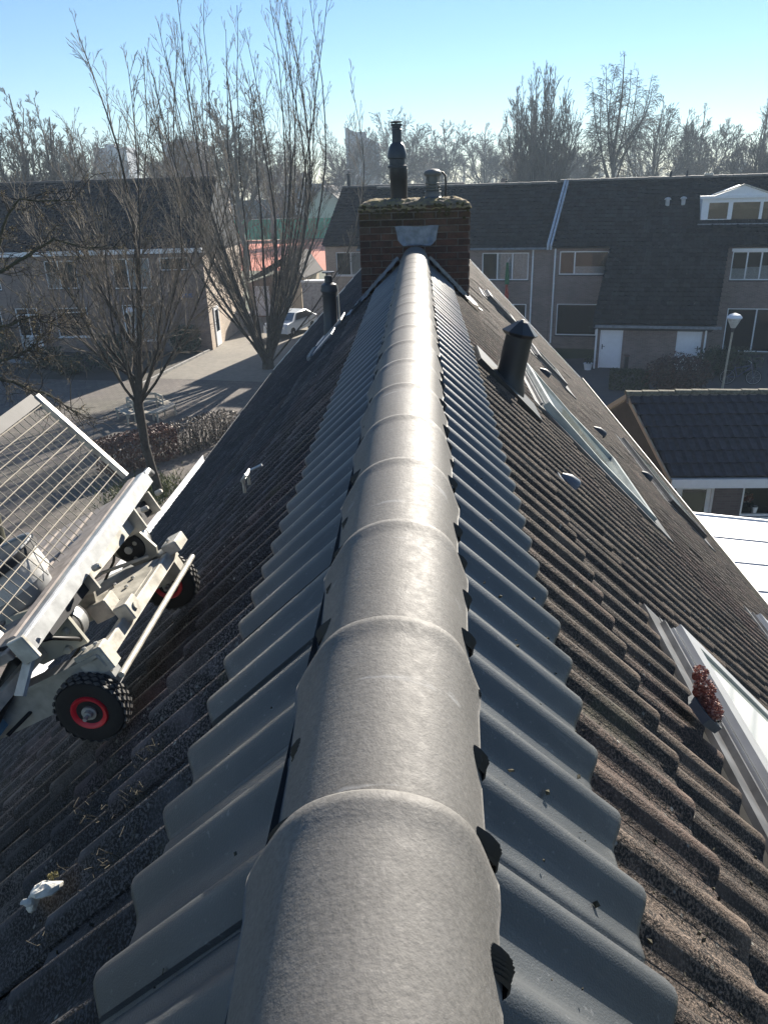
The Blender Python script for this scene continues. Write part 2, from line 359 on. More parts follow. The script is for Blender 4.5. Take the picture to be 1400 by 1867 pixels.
# ================================================================== GROUND
def sheet(name, poly, z, mat, kind='structure'):
    b = MB(); b.add([(x, y, z) for x, y in poly], [tuple(range(len(poly)))]); o = b.build(name, mat); o['kind'] = kind; return o
sheet('ground', [(-400, -60), (400, -60), (400, 400), (-400, 400)], 0.0, GRASSM)
sheet('plaza', [(-60, 8), (-4, 8), (-4, 60), (-60, 60)], .004, PAVING)
sheet('path', [(-13.4, 38.2), (-5.5, 36.6), (-5.0, 62), (-12.2, 62)], .010, PATHM)
sheet('road', [(-4, 22), (30, 22), (30, 41), (-4, 41)], .004, mat_ground('dark_paving', (.06, .055, .055), (.085, .08, .078), (.06, .058, .055)))
sheet('planting_bed', [(-32, 40.6), (-14.0, 37.6), (-12.75, 44.9), (-32, 46.4)], .010, SOIL)
b = MB()
for k in range(9):
    t0, t1 = k/9+.003, (k+1)/9-.003
    p = Vector((-13.9, 36.6, .06)); q = Vector((-12.5, 44.9, .06)); b.beam(p.lerp(q, t0), p.lerp(q, t1), .12, .13)
o = b.build('kerb', KERBM); o['kind'] = 'structure'
sheet('front_step', [(-24.4, 42.6), (-22.0, 42.4), (-21.8, 46.1), (-24.2, 46.3)], .016, KERBM)

# ================================================================== OUR HOUSE (tiled roof)
PITCH = math.atan(1.033); cP, sP = math.cos(PITCH), math.sin(PITCH)
AX, AZ = -.0634, CAMZ-.5805
YN, YF = -1.25, 21.3
EAVE_R, EAVE_L = 6.42, 5.86
house = empty('row_house', (AX, 8.0, 0))
tag(house, 'tiled row house roof in front with new grey ridge tiles and mossy brick chimney', 'house')
HL = Vector((AX, 8.0, 0))
def Lm(Y, s, wn=0.0):       # left slope frame: x along the ridge, y down the slope, z off the slope
    o = Vector((AX, Y, AZ)) + Vector((-cP, 0, -sP))*s + Vector((-sP, 0, cP))*wn - HL
    return Matrix(((0, -cP, -sP, o.x), (1, 0, 0, o.y), (0, -sP, cP, o.z), (0, 0, 0, 1)))
def Rm(Y, s, wn=0.0):
    o = Vector((AX, Y, AZ)) + Vector((cP, 0, -sP))*s + Vector((sP, 0, cP))*wn - HL
    return Matrix(((0, cP, sP, o.x), (-1, 0, 0, o.y), (0, -sP, cP, o.z), (0, 0, 0, 1)))
TW, TE, TL, TILT = .30, .365, .43, .023/.365
HGT = .032
def prof(x):
    d = abs(((x-.045+.075) % .15)-.075)
    z = -HGT*(.5-.5*math.cos(math.pi*d/.060)) if d < .060 else -HGT
    if x > .285: z -= .006*(x-.285)/.008 if x < .293 else .006
    return z
def tile_mesh(name, mat, nseg, rows, th=.02):
    b = MB(); xs = [TW*i/nseg for i in range(nseg+1)]
    xs = sorted(set(xs+[.285, .2935]))
    vs = []
    for (y, dz) in rows:
        for x in xs: vs.append((x, y, prof(x)+y*(-TILT)*-1+dz))
    n = len(xs); fs = [(r*n+i, (r+1)*n+i, (r+1)*n+i+1, r*n+i+1) for r in range(len(rows)-1) for i in range(n-1)]
    # near side edge with its own thickness
    k = len(vs); 
    for (y, dz) in rows[:-1]: vs.append((0.0, y, prof(0)+y*TILT-th*.45))
    for r in range(len(rows)-2): fs.append((r*n, k+r, k+r+1, (r+1)*n))
    b.add(vs, fs); return b.mesh(name, mat, 48)
ROWS_HI = [(-TL, 0), (-.2, 0), (-.012, 0), (-.004, -.0015), (0.0, -.006), (0.0, -.024)]
ROWS_LO = [(-TL, 0), (-.006, 0), (0.0, -.004), (0.0, -.024)]
ME_NEW = tile_mesh('new_tile', TILE_NEW, 24, ROWS_HI)
ME_OLD = {'R': tile_mesh('old_tile', TILE_OLD, 18, ROWS_LO), 'L': tile_mesh('old_tile', TILE_OLD_SHADED, 18, ROWS_LO)}
def is_cut(side, Y, s):   # places where a roof window or the chimney takes the tiles out
    for (sd_, y0, y1, s0, s1) in CUTS:
        if sd_ == side and y0 < Y+.15 < y1 and s0 < s-.18 < s1: return True
    return False
CUTS = [('R', 1.0, 2.5, 1.40, 2.45), ('R', 5.5, 6.9, 1.36, 2.62), ('R', 9.2, 11.8, 4.62, 5.4), ('R', 11.8, 12.5, 1.5, 2.1),
        ('R', 10.35, 11.2, 2.3, 2.9), ('R', 4.95, 6.1, 4.4, 5.4), ('L', 7.95, 8.5, -.5, .7), ('R', 7.95, 8.5, -.5, .62)]
S1 = .56
cand = []
rng = random.Random(5)
camv = Vector((0, 0, CAMZ))
for side, F, SE in (('L', Lm, EAVE_L), ('R', Rm, EAVE_R)):
    k = 0
    while S1+k*TE < SE:
        s = S1+k*TE
        n0 = int(math.floor((YN-.682)/.30)); n1 = int((YF-.682)/.30)
        for i in range(n0, n1):
            Y0 = .682-.045+.30*i
            if side == 'L': M = F(Y0, s); mid = Y0+.15
            else: M = F(Y0+.09+.30, s); mid = Y0+.24
            if is_cut(side, mid-.15, s): continue
            if k == 0 and mid < 7.9:
                o = link('new_tile', ME_NEW, house, M @ Matrix.Translation((rng.uniform(-.0015, .0015), rng.uniform(-.006, .006), rng.uniform(0, .003))) @ Matrix.Rotation(rng.gauss(0, .006), 4, 'Z') @ Matrix.Rotation(rng.gauss(0, .006), 4, 'Y'))
                continue
            wp = HL + M @ Vector((.15, -.18, 0))
            d = wp-camv; zc = d.dot(fw)
            vis = zc > .2 and abs(d.dot(rt))/zc < .52 and abs(d.dot(up))/zc < .70
            cand.append((d.length if vis else 1e3+d.length, side, M, s, k))
        k += 1
cand.sort(key=lambda c: c[0])
fields = {'L': MB(), 'R': MB()}
NS = 22; xsl = [TW*i/NS for i in range(NS+1)]
for idx, (dist, side, M, s, k) in enumerate(cand):
    jz = rng.uniform(0, .004) + (rng.uniform(.002, .009) if rng.random() < .12 else 0)
    J = Matrix.Translation((rng.uniform(-.003, .003), rng.uniform(-.008, .008), jz)) @ Matrix.Rotation(rng.gauss(0, .006), 4, 'Z')
    if idx < 290:
        link('old_tile', ME_OLD[side], house, M @ J)
    else:
        T = M @ J; vs = []
        for (y, dz) in ((-.38, 0), (-.004, 0), (0, -.022)):
            for x in xsl: vs.append(tuple(T @ Vector((x, y, prof(x)+y*TILT+dz))))
        fields[side].add(vs, [(r*(NS+1)+i, (r+1)*(NS+1)+i, (r+1)*(NS+1)+i+1, r*(NS+1)+i+1) for r in range(2) for i in range(NS)])
for sd_, fm_ in (('L', TILE_FIELD_SHADED), ('R', TILE_FIELD)):
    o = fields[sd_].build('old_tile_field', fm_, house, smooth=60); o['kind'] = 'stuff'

# ridge tiles: wide rim at the far end laps over the next one, narrow near end
def ridge_mesh():
    half = [(-.150, -.134), (-.136, -.105), (-.114, -.066), (-.099, -.044), (-.079, -.025), (-.055, -.0115), (-.027, -.0028), (0, 0), (.029, -.0028), (.058, -.0115), (.081, -.025), (.100, -.044), (.113, -.066), (.127, -.105), (.138, -.134)]
    # refine the profile with a Catmull-Rom pass
    P = [Vector((x, 0, z)) for x, z in half]; pts = []
    for i in range(len(P)-1):
        p0, p1, p2, p3 = P[max(i-1, 0)], P[i], P[i+1], P[min(i+2, len(P)-1)]
        for q in (0, .5):
            pts.append(.5*((2*p1)+(-p0+p2)*q+(2*p0-5*p1+4*p2-p3)*q*q+(-p0+3*p1-3*p2+p3)*q**3))
    pts.append(P[-1]); n = len(pts); b = MB(); vs = []
    # stations: (y, width scale, lift)
    st = [(-.43, .885, -.016), (-.20, .92, -.0085), (-.06, .965, -.0025), (-.035, .995, -.001), (-.020, 1.0, .0032), (-.006, 1.0, .0036), (0.0, .995, 0.0), (0.0, .955, -.014)]
    for (y, sc_, lf) in st:
        for p in pts: vs.append((p.x*sc_, y, p.z*(.93+.07*sc_)+lf))
    b.add(vs, [(r*n+i, r*n+i+1, (r+1)*n+i+1, (r+1)*n+i) for r in range(len(st)-1) for i in range(n-1)])
    # thickness of the side skirts
    k = len(b.v); e = []
    for side_i, sx in ((0, 1), (n-1, -1)):
        base = len(b.v); vv = []
        for (y, sc_, lf) in st[:-1]:
            p = pts[side_i]; vv.append((p.x*sc_+sx*.013, y, p.z*(.93+.07*sc_)+lf+.004))
        m_ = len(st)-1; b.v += vv
        for r in range(m_-1):
            f = (r*n+side_i, (r+1)*n+side_i, base+r+1, base+r); b.f.append(f if sx < 0 else f[::-1]); b.m.append(0)
    return b.mesh('ridge_tile', RIDGE, 60)
ME_RIDGE = ridge_mesh()
RX, RZ = -.050, CAMZ-.606
for k in range(-4, 21):
    Yr = .64+.3605*k
    M = Matrix.Translation(Vector((RX+rng.uniform(-.003, .003), Yr, RZ+rng.uniform(-.002, .002)))-HL) @ Matrix.Rotation(rng.gauss(0, .006), 4, 'Z') @ Matrix.Rotation(rng.gauss(0, .008)+.01, 4, 'Y')
    link('ridge_tile', ME_RIDGE, house, M)
b = MB()           # old ridge beyond the chimney
for k in range(30):
    y0 = 8.62+.42*k
    if y0 > 21: break
    pts = [(-.12, -.12), (-.085, -.04), (-.04, -.008), (0, 0), (.04, -.008), (.085, -.04), (.12, -.12)]
    vs = [(x*s_+RX-AX, y-8, RZ+z+l_) for y, s_, l_ in ((y0, 1, .01), (y0+.41, .93, 0)) for x, z in pts]
    b.add(vs, [(i, i+1, 8+i, 7+i) for i in range(6)])
o = b.build('old_ridge', TILE_FIELD, house, smooth=60); o['kind'] = 'stuff'

# ribbed black ridge roll showing at every crest
def roll_mesh():
    b = MB(); nr = 9; vs = []; fs = []; m_ = 5
    for j in range(nr*2+1):
        x = -.019+.038*j/(nr*2); lift = (.0022 if j % 2 else -.0012)
        z = prof(.045+x)-.006+lift
        for (y, dz) in ((-.055, .004), (-.02, .008), (-.006, .006), (0, 0), (0, -.02)): vs.append((x, y+rng.uniform(-.0015, .0015), z+dz+(0 if dz > 0 else -.004)))
    for j in range(nr*2):
        for r in range(m_-1): fs.append((j*m_+r, j*m_+r+1, (j+1)*m_+r+1, (j+1)*m_+r))
    b.add(vs, fs); return b.mesh('ridge_roll_comb', BLACK)
ME_ROLL = roll_mesh()
for side, F in (('L', Lm), ('R', Rm)):
    for i in range(-12, 49):
        Yc = .682+.15*i
        if Yc > 7.9: break
        link('ridge_roll_comb', ME_ROLL, house, F(Yc, (.190 if side == 'L' else .224)+rng.uniform(-.004, .004), -.009 if side == 'L' else 0))

# deck under the tiles, gutters, walls, far verge
b = MB()
for F, SE in ((Lm, EAVE_L), (Rm, EAVE_R)):
    yl = (YN, YF)
    v = [F(y, s, wn) @ Vector((0, 0, 0)) for y in yl for s in (0.02, SE-.05) for wn in (-.10, -.20)]
    b.add(v, [(0, 2, 6, 4), (1, 5, 7, 3), (0, 1, 3, 2), (4, 6, 7, 5), (2, 3, 7, 6)])
b.build('roof_deck', STEELD, house)
xl = -EAVE_L*cP; xr = EAVE_R*cP
zl = AZ-EAVE_L*sP; zr = AZ-EAVE_R*sP
b = MB(); zt = AZ-.32
wl, wr = xl+.35, xr-.35
b.prism([(wl, YN-8+.1, 0), (wr, YN-8+.1, 0), (wr, YN-8+.1, AZ-.3-wr*1.033), (0, YN-8+.1, AZ-.3), (wl, YN-8+.1, AZ-.3+wl*1.033)], (0, YF-YN-.2, 0))
b.build('wall', BROWNBRICK, house)
b = MB()
for y in (YF-8-.02,):
    for sg, SE in ((-1, EAVE_L), (1, EAVE_R)):
        p = Vector((0, y, AZ-.03)); q = Vector((sg*SE*cP, y, AZ-SE*sP-.03)); b.beam(p, q, .05, .16, (0, 1, 0))
b.build('verge_board', WHITE, house)
def gutter(sgn, xe, ze, y0, y1, name='gutter', mat=WHITE, wd=.13):
    b = MB(); ps = [(0, .0), (0, -.10), (.02, -.125), (wd-.02, -.125), (wd, -.10), (wd, .018), (wd-.012, .018), (wd-.012, -.09), (.012, -.09), (.012, 0)]
    poly = [(xe+sgn*(px+.005), y0-8, ze+pz-.05) for px, pz in ps]
    if sgn < 0: poly = poly[::-1]
    b.prism(poly, (0, y1-y0, 0)); return b.build(name, mat, house)
gutter(-1, xl+.02, zl, YN, 14.0, wd=.15)
gutter(-1, xl+.02, zl-.1, 14.05, YF, mat=ZINC)
gutter(1, xr-.05, zr+.005, YN, YF, mat=simple('grey_gutter', (.36, .35, .32), .6, var=.15))

# roof windows
def roof_window(side, y0, y1, s0, s1, raise_=.06, open_=0.0, frame=ALU, label=None, apron=True):
    F = Lm if side == 'L' else Rm
    W = y1-y0; H = s1-s0
    base = F(y1 if side == 'R' else y0, s0, 0)
    root = MB(); root.M = base; fwid = .075
    # kerb (outer upstand)
    for (a0, a1, c0, c1) in ((0, W, 0, fwid), (0, W, H-fwid, H), (0, fwid, fwid, H-fwid), (W-fwid, W, fwid, H-fwid)):
        root.box(a0, a1, c0, c1, -.09, raise_*.55)
    fr = root.build('roof_window', frame, house)
    if label: fr['label'] = label
    S = base @ Matrix.Translation((0, 0, raise_*.55)) @ Matrix.Rotation(-open_, 4, 'X') if open_ >= 0 else base
    sash = MB(); sash.M = S
    for (a0, a1, c0, c1) in ((.004, W-.004, .004, .085), (.004, W-.004, H-.075, H), (.004, .07, .085, H-.075), (W-.07, W-.004, .085, H-.075)):
        sash.box(a0, a1, c0, c1, .002, raise_*.45+.002)
    sash.build('sash', frame, fr)
    g = MB(); g.M = S; g.box(.07, W-.07, .085, H-.075, .008, raise_*.3); g.build('pane', GLASS_SKY, fr)
    d = MB(); d.M = base; d.box(.02, W-.02, .02, H-.02, -.3, -.28); d.build('blind', simple('pale_blind', (.62, .62, .56), .9), fr)
    if apron:
        a = MB(); a.M = base
        a.box(-.09, W+.09, -.10, -.012, -.02, .0); a.box(-.09, -.012, -.012, H+.02, -.02, .004); a.box(W+.012, W+.09, -.012, H+.02, -.02, .004)
        a.box(-.02, W+.02, -.035, -.02, .0, .022)
        a.box(-.09, W+.09, H+.02, H+.2, -.008, .006)
        a.build('flashing', ZINC, fr)
    return fr
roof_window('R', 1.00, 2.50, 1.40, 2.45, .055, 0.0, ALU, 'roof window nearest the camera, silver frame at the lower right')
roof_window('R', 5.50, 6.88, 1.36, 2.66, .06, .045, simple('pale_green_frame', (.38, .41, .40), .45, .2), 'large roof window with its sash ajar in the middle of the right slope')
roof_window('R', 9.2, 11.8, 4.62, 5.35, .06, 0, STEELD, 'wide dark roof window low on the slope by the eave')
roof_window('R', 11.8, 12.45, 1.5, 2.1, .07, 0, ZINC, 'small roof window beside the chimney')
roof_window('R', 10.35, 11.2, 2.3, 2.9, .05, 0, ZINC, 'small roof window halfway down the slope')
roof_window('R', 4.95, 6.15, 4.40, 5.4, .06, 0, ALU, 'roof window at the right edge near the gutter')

# small vents and hooks on the tiles
def vent_hood(side, Y, s, sc_=1.0, mat=STEELD):
    F = Lm if side == 'L' else Rm
    b = MB(); b.M = F(Y, s, -.015)
    n = 8; vs = []
    for (y, r) in ((-.16, .02), (-.08, .075), (0.0, .09), (.02, .085)):
        for k in range(n+1):
            t = math.pi*k/n; vs.append((r*math.cos(t)*sc_, y*sc_, r*.95*math.sin(t)*sc_))
    b.add(vs, [(r*(n+1)+k, r*(n+1)+k+1, (r+1)*(n+1)+k+1, (r+1)*(n+1)+k) for r in range(3) for k in range(n)])
    b.box(-.11*sc_, .11*sc_, -.2*sc_, .1*sc_, -.012, -.004)
    return b.build('vent_hood', mat, house, smooth=50)
vent_hood('R', 9.09, 2.24, .8); vent_hood('R', 8.77, 3.14, .9); vent_hood('R', 9.7, 4.42, .9)
vent_hood('R', 3.66, 1.2, .55, simple('grey_vent', (.10, .12, .15), .5))
b = MB(); b.M = Lm(3.6, 1.13, .01)
b.tube([(-.06, .05, 0), (-.06, .0, .05), (-.06, -.03, .055)], .008, 8); b.tube([(.05, .05, 0), (.05, 0, .05), (.05, -.08, .02)], .008, 8)
b.beam((-.07, 0, .05), (.06, 0, .05), .03, .012)
b.build('roof_hook', GALV, house)
b = MB(); b.M = Lm(8.55, 1.42, 0); b.box(-.2, .2, -.12, .2, -.01, .008)
for k in range(5): b.tube([(-.2+.1*k, .2, 0), (-.17+.1*k, .24, .012), (-.15+.1*k, .27, -.005)], .03, 6)
b.build('flue_flashing', LEAD, house, smooth=50)
b = MB(); b.M = Lm(9.16, 1.42, 0); b.box(-.26, .26, -.2, .3, -.015, .012); b.build('flue_flashing', LEAD, house)

# chimney
CX0, CX1, CY0, CY1, CZ = -.595, .49, 8.0, 8.52, 8.765
chim = MB(); chim.box(CX0+.008-AX, CX1-.008-AX, .008, CY1-CY0-.008, 7.4, CZ-.01)
ch = chim.build('chimney', MORTAR, house); ch['label'] = 'mossy brown brick chimney stack astride the ridge'
bm_ = {}
def brick_mesh(L_, W_, H_):
    key = (round(L_, 3), round(W_, 3))
    if key not in bm_:
        b = MB(); b.bbox(-L_/2, L_/2, -W_/2, W_/2, 0, H_, .004); bm_[key] = b.mesh('brick', BRICKS)
    return bm_[key]
rowh = .0635; row = 0; z = CZ-.055
while z > 7.75:
    x = CX0; off = (row % 2)*.108; first = True
    while x < CX1-.02:
        L_ = .205 if not (first and off) else .098; L_ = min(L_, CX1-x)
        xm = x+L_/2
        if z+.06 > AZ-.05-abs(xm-AX)*1.033+.0:
            link('brick', brick_mesh(L_, .1, .053), ch, Matrix.Translation((xm-AX, .045+rng.uniform(-.004, .003), z)))
        x += L_+.0105; first = False
    for xs_, sg in ((CX0, -1), (CX1, 1)):
        for q in range(2):
            if row < 14: link('brick', brick_mesh(.205, .1, .053), ch, Matrix.Translation((xs_-AX-sg*.045, .20+.216*q+(.05 if row % 2 else 0), z)) @ Matrix.Rotation(math.pi/2, 4, 'Z'))
    z -= rowh; row += 1
# mossy mortar cap
b = MB(); nx, ny = 64, 30; lf = [[rng.uniform(-1, 1) for _ in range(40)] for _ in range(20)]
for j in range(ny+1):
    for i in range(nx+1):
        u, v_ = i/nx, j/ny
        e = min(u, 1-u)*1.085; f = min(v_, 1-v_)*.52; k = min(1, min(e, f)/.16)
        fx, fy = u*38, v_*18; ix, iy = int(fx), int(fy); ax_, ay_ = fx-ix, fy-iy
        lo = (lf[iy][ix]*(1-ax_)+lf[iy][ix+1]*ax_)*(1-ay_)+(lf[iy+1][ix]*(1-ax_)+lf[iy+1][ix+1]*ax_)*ay_
        h = .008+.07*math.sin(k*math.pi/2)*.9 + .013*lo + rng.uniform(-.004, .004)
        b.v.append((CX0-.012+1.109*u-AX, -.014+.548*v_, CZ-.012+h-(0.03 if k == 0 else 0)))
b.f = [(j*(nx+1)+i, j*(nx+1)+i+1, (j+1)*(nx+1)+i+1, (j+1)*(nx+1)+i) for j in range(ny) for i in range(nx)]; b.m = [0]*len(b.f)
m_, t_, p_ = node_mat('mossy_cap'); g_ = N(t_, 'ShaderNodeNewGeometry')
mo_ = ramp(t_, noise(t_, g_.outputs['Position'], 16, 5, .7), [(.35, (.12, .10, .085)), (.5, (.21, .165, .10)), (.72, (.36, .28, .085))])
t_.links.new(mo_.outputs[0], p_.inputs['Base Color']); p_.inputs['Roughness'].default_value = .95
bump(t_, p_, noise(t_, g_.outputs['Position'], 70, 4), .9, .012)
b.build('mortar_cap', m_, ch, smooth=60)
b = MB()           # moss cushions hanging over the upper courses
for k in range(70):
    x = rng.uniform(CX0, CX1); zz = CZ-abs(rng.gauss(0, .05))+.01; r = rng.uniform(.006, .016)
    b.lathe([(r*.2, -r*.5), (r, 0), (r*.7, r*.5), (r*.1, r*.7)], (x-AX, -.006, zz), 7, (rng.uniform(-.3, .3), -1, rng.uniform(-.2, .4)))
o = b.build('moss', MOSS, ch, smooth=60); o['kind'] = 'stuff'
# lead saddle over the ridge and stepped side flashings
b = MB(); vs = []
outl = [(-.20, 8.56), (-.185, 8.47), (-.15, 8.40), (.13, 8.39), (.17, 8.47), (.185, 8.565)]
n = 17; rows_ = []
for i in range(n):
    t = i/(n-1); k_ = (t-.5)*2; x = -.03+.215*k_
    zt_ = 8.578+.005*math.sin(9*t)
    zr_ = RZ+.014-.40*max(0, abs(x*.8-RX)-.07)**1.0
    zb = max(zr_, 8.40-.0) if abs(k_) < .8 else 8.40+.05*(abs(k_)-.8)/.2
    jit = lambda: rng.uniform(-.004, .003)
    rows_.append([(x-AX, -.010+jit(), zt_), ((x-.05*k_*.3)-AX, -.016+jit(), zt_*.6+zb*.4), ((-.03+.188*k_)-AX, -.020+jit(), zb), ((-.03+.18*k_)-AX, -.06 if abs(k_) < .75 else -.022, zb-.006)])
for r in rows_: vs += r
b.add(vs, [(i*4+k, (i+1)*4+k, (i+1)*4+k+1, i*4+k+1) for i in range(n-1) for k in range(3)])
b.build('lead_saddle', LEAD, ch, smooth=70)
for side, F in (('L', Lm), ('R', Rm)):
    b = MB()
    b.M = F(7.915, 0, 0)
    smax = .80 if side == 'L' else .74
    n = 14; vs = []
    for i in range(n+1):
        s = .2+(smax-.2)*i/n
        for (x, zz) in ((.068 if side == 'L' else -.068, .038), (.06 if side == 'L' else -.06, .012), (-.03 if side == 'L' else .03, .008+.004*math.sin(i*2.1))): vs.append((x+rng.uniform(-.006, .006), s, zz+rng.uniform(-.004, .004)))
    fs = [(i*3+k, i*3+k+1, (i+1)*3+k+1, (i+1)*3+k) for i in range(n) for k in range(2)]
    b.add(vs, fs)
    # crumpled end
    n2 = 8; vs = []
    for i in range(n2+1):
        for j in range(4): vs.append(((-.10+.075*j)*(1 if side == 'L' else -1)+rng.uniform(-.012, .012), smax-.04+.30*i/n2*(1-.1*j)+rng.uniform(-.01, .01), .012+rng.uniform(0, .03)))
    b.add(vs, [(i*4+j, i*4+j+1, (i+1)*4+j+1, (i+1)*4+j) for i in range(n2) for j in range(3)])
    b.build('step_flashing', simple('dull_lead', (.16, .18, .21), .65, .1, var=.35, scale=18, bmp=.5, bscale=30) if side == 'L' else simple('pale_lead', (.24, .24, .23), .6, .2, var=.3, scale=20, bmp=.5, bscale=30), ch, smooth=60)
# tall double-wall flue on the chimney
def flue(name, c, prof_, mat, label, parent=house, axis=(0, 0, 1), n=24):
    b = MB(); b.lathe(prof_, Vector(c)-HL if parent is house else c, n, axis)
    o = b.build(name, mat, parent, smooth=35)
    if label: o['label'] = label
    return o
f1 = flue('flue_pipe', (-.205, 8.27, 8.80), [(.085, 0), (.085, .2), (.088, .205), (.088, .30), (.080, .31)], FLUE, 'tall black stepped flue on the left of the chimney')
f1c = [(.079, .30), (.098, .305), (.098, .325), (.080, .33), (.080, .385), (.094, .39), (.095, .42), (.075, .50), (.058, .52), (.048, .53), (.046, .63), (.05, .632), (.05, .645), (.044, .65), (.044, .672), (.056, .675), (.056, .69), (.03, .695)]
b = MB(); b.lathe(f1c, Vector((-.215, 8.27, 8.80))-HL, 24); b.build('cowl', FLUEBLUE, f1, smooth=35)
b = MB(); b.lathe([(.03, 0), (.055, .005), (.062, .012), (.02, .02)], Vector((-.218, 8.27, 9.50))-HL, 20)
for k in range(4):
    a = k*math.pi/2; b.tube([Vector((-.218+.04*math.cos(a), 8.27+.04*math.sin(a), 9.46))-HL, Vector((-.218+.04*math.cos(a), 8.27+.04*math.sin(a), 9.51))-HL], .005, 5)
b.build('cap', FLUE, f1, smooth=35)
f2 = flue('vent_pipe', (.13, 8.27, 8.82), [(.095, 0), (.078, .015), (.076, .05), (.084, .052), (.084, .062), (.05, .07)], simple('grey_vent_metal', (.12, .13, .14), .5, .4), 'short grey slotted vent on the right of the chimney')
b = MB(); cc = Vector((.13, 8.27, 8.82))-HL
for k in range(3): b.lathe([(.05, 0), (.078, .004), (.078, .012), (.05, .016)], cc+Vector((0, 0, .075+.026*k)), 20)
b.lathe([(.055, .14), (.06, .2), (.082, .205), (.088, .225), (.08, .245), (.05, .262), (.01, .268)], cc, 22)
b.lathe([(.05, .06), (.05, .15)], cc, 16)
for k in range(4):
    a = k*math.pi/2+.5; b.tube([cc+Vector((.07*math.cos(a), .07*math.sin(a), .05)), cc+Vector((.07*math.cos(a), .07*math.sin(a), .21))], .005, 5)
b.build('cowl', simple('grey_cowl', (.15, .155, .15), .55, .3), f2, smooth=35)
b = MB(); b.tube([cc+Vector(p) for p in ((.05, .0, .235), (.10, 0, .232), (.125, 0, .20), (.13, 0, .12), (.13, 0, -.02))], .009, 8); b.build('cable', BLACK, f2, smooth=60)
# flue on the left slope and pipe on the right slope
f3 = flue('flue_pipe', (-1.06, 9.16, 7.30), [(.09, 0), (.088, .14), (.082, .15), (.082, .50), (.084, .505), (.084, .515), (.098, .53), (.1, .55), (.092, .565), (.092, .59), (.085, .61), (.05, .63)], FLUEBLUE, 'dark blue-grey flue standing on the left slope')
b = MB(); c3 = Vector((-1.06, 9.16, 7.30))-HL
b.lathe([(.047, .61), (.047, .70), (.03, .705)], c3, 18); b.lathe([(.01, .735), (.072, .738), (.072, .75), (.02, .756)], c3, 22)
for k in range(3):
    a = 2.1*k; b.tube([c3+Vector((.04*math.cos(a), .04*math.sin(a), .68)), c3+Vector((.04*math.cos(a), .04*math.sin(a), .74))], .005, 5)
b.build('cap', FLUEBLUE, f3, smooth=35)
b = MB(); b.beam(c3+Vector((.105, -.01, .12)), c3+Vector((.105, -.01, .5)), .016, .012, (1, 0, 0)); b.beam(c3+Vector((.105, -.01, .5)), c3+Vector((.095, -.01, .6)), .016, .012, (1, 0, 0))
b.build('strap', CREAM, f3)
axp = Vector((.21, .03, 1)).normalized()
f4 = flue('vent_pipe', (.515, 4.84, 7.62), [(.13, .0), (.118, .14), (.096, .2), (.089, .26), (.085, .44), (.085, .50)], FLUE, 'fat black vent pipe with a pointed cap on the right slope', axis=axp)
b = MB(); c4 = Vector((.515, 4.84, 7.62))-HL
b.lathe([(.08, .465), (.100, .478), (.116, .495), (.106, .503), (.072, .53), (.036, .56), (.008, .575)], c4, 8, axp)
b.build('cap', FLUE, f4)
b = MB(); b.M = Rm(4.84, .82, 0); b.box(-.2, .2, -.22, .34, -.02, .012); b.build('pipe_flashing', FLUE, house)

# loose things lying on the roof
def leafball(b, c, rad, n, size, seed, flat=.5, shell=.45):
    rg = random.Random(seed)
    for _ in range(n):
        d = Vector((rg.gauss(0, 1), rg.gauss(0, 1), rg.gauss(0, 1)))
        d.normalize(); r = rg.uniform(shell, 1)**.6
        p = Vector((c[0]+d.x*rad[0]*r, c[1]+d.y*rad[1]*r, c[2]+d.z*rad[2]*r))
        a = Vector((rg.gauss(0, 1), rg.gauss(0, 1), rg.gauss(0, 1))).normalized(); e = a.orthogonal().normalized()*size*rg.uniform(.6, 1.3); f = a.cross(e).normalized()*size*rg.uniform(.5, 1.0)
        b.quad(p-e, p-f*.6, p+e, p+f*.6)
Mred = Matrix.Translation(HL) @ Rm(1.82, 1.19, .02) @ Matrix.Scale(.85, 4)
cl = empty('stonecrop_clump', mat=Mred)
tag(cl, 'clump of red stonecrop on a grey broken tile lying against the silver roof window', 'plant')
b = MB(); b.prism([(-.07, .055, 0), (-.02, .085, 0), (.06, .06, 0), (.085, -.02, 0), (.02, -.06, 0), (-.06, -.02, 0)], (0, .0, .03)); b.build('tile_shard', simple('grey_shard', (.10, .11, .12), .8, var=.4, bmp=.6), cl)
b = MB(); leafball(b, (.01, .0, .045), (.062, .045, .035), 1500, .0058, 3); leafball(b, (-.02, -.045, .07), (.032, .04, .035), 800, .0054, 4); leafball(b, (-.045, -.085, .095), (.018, .03, .025), 380, .0048, 8)
b.build('foliage', STONECROP, cl)
b = MB()
for c_, r_ in (((.01, 0, .03), (.042, .03, .028)), ((-.02, -.045, .05), (.018, .024, .024)), ((-.043, -.082, .075), (.009, .017, .016))):
    vs = [(c_[0]+r_[0]*math.sin(p_)*math.cos(a_)*rng.uniform(.85, 1.1), c_[1]+r_[1]*math.sin(p_)*math.sin(a_)*rng.uniform(.85, 1.1), c_[2]+r_[2]*math.cos(p_)) for p_ in [math.pi*(j+.5)/8 for j in range(8)] for a_ in [2*math.pi*k/14 for k in range(14)]]
    b.add(vs, [(r*14+k, r*14+(k+1) % 14, (r+1)*14+(k+1) % 14, (r+1)*14+k) for r in range(7) for k in range(14)])
b.build('cushion', simple('red_cushion', (.26, .075, .05), .9, var=.5, scale=60, bmp=.8), cl, smooth=70)
b = MB(); leafball(b, (-.02, .05, .03), (.06, .03, .025), 160, .007, 6); b.build('moss', GREENLEAF, cl)
b = MB(); b.lathe([(.012, 0), (.014, .006), (.004, .01)], (-.01, .06, .035), 10, (0, .7, .7)); b.build('shell', simple('pale_shell', (.5, .52, .5), .5), cl)
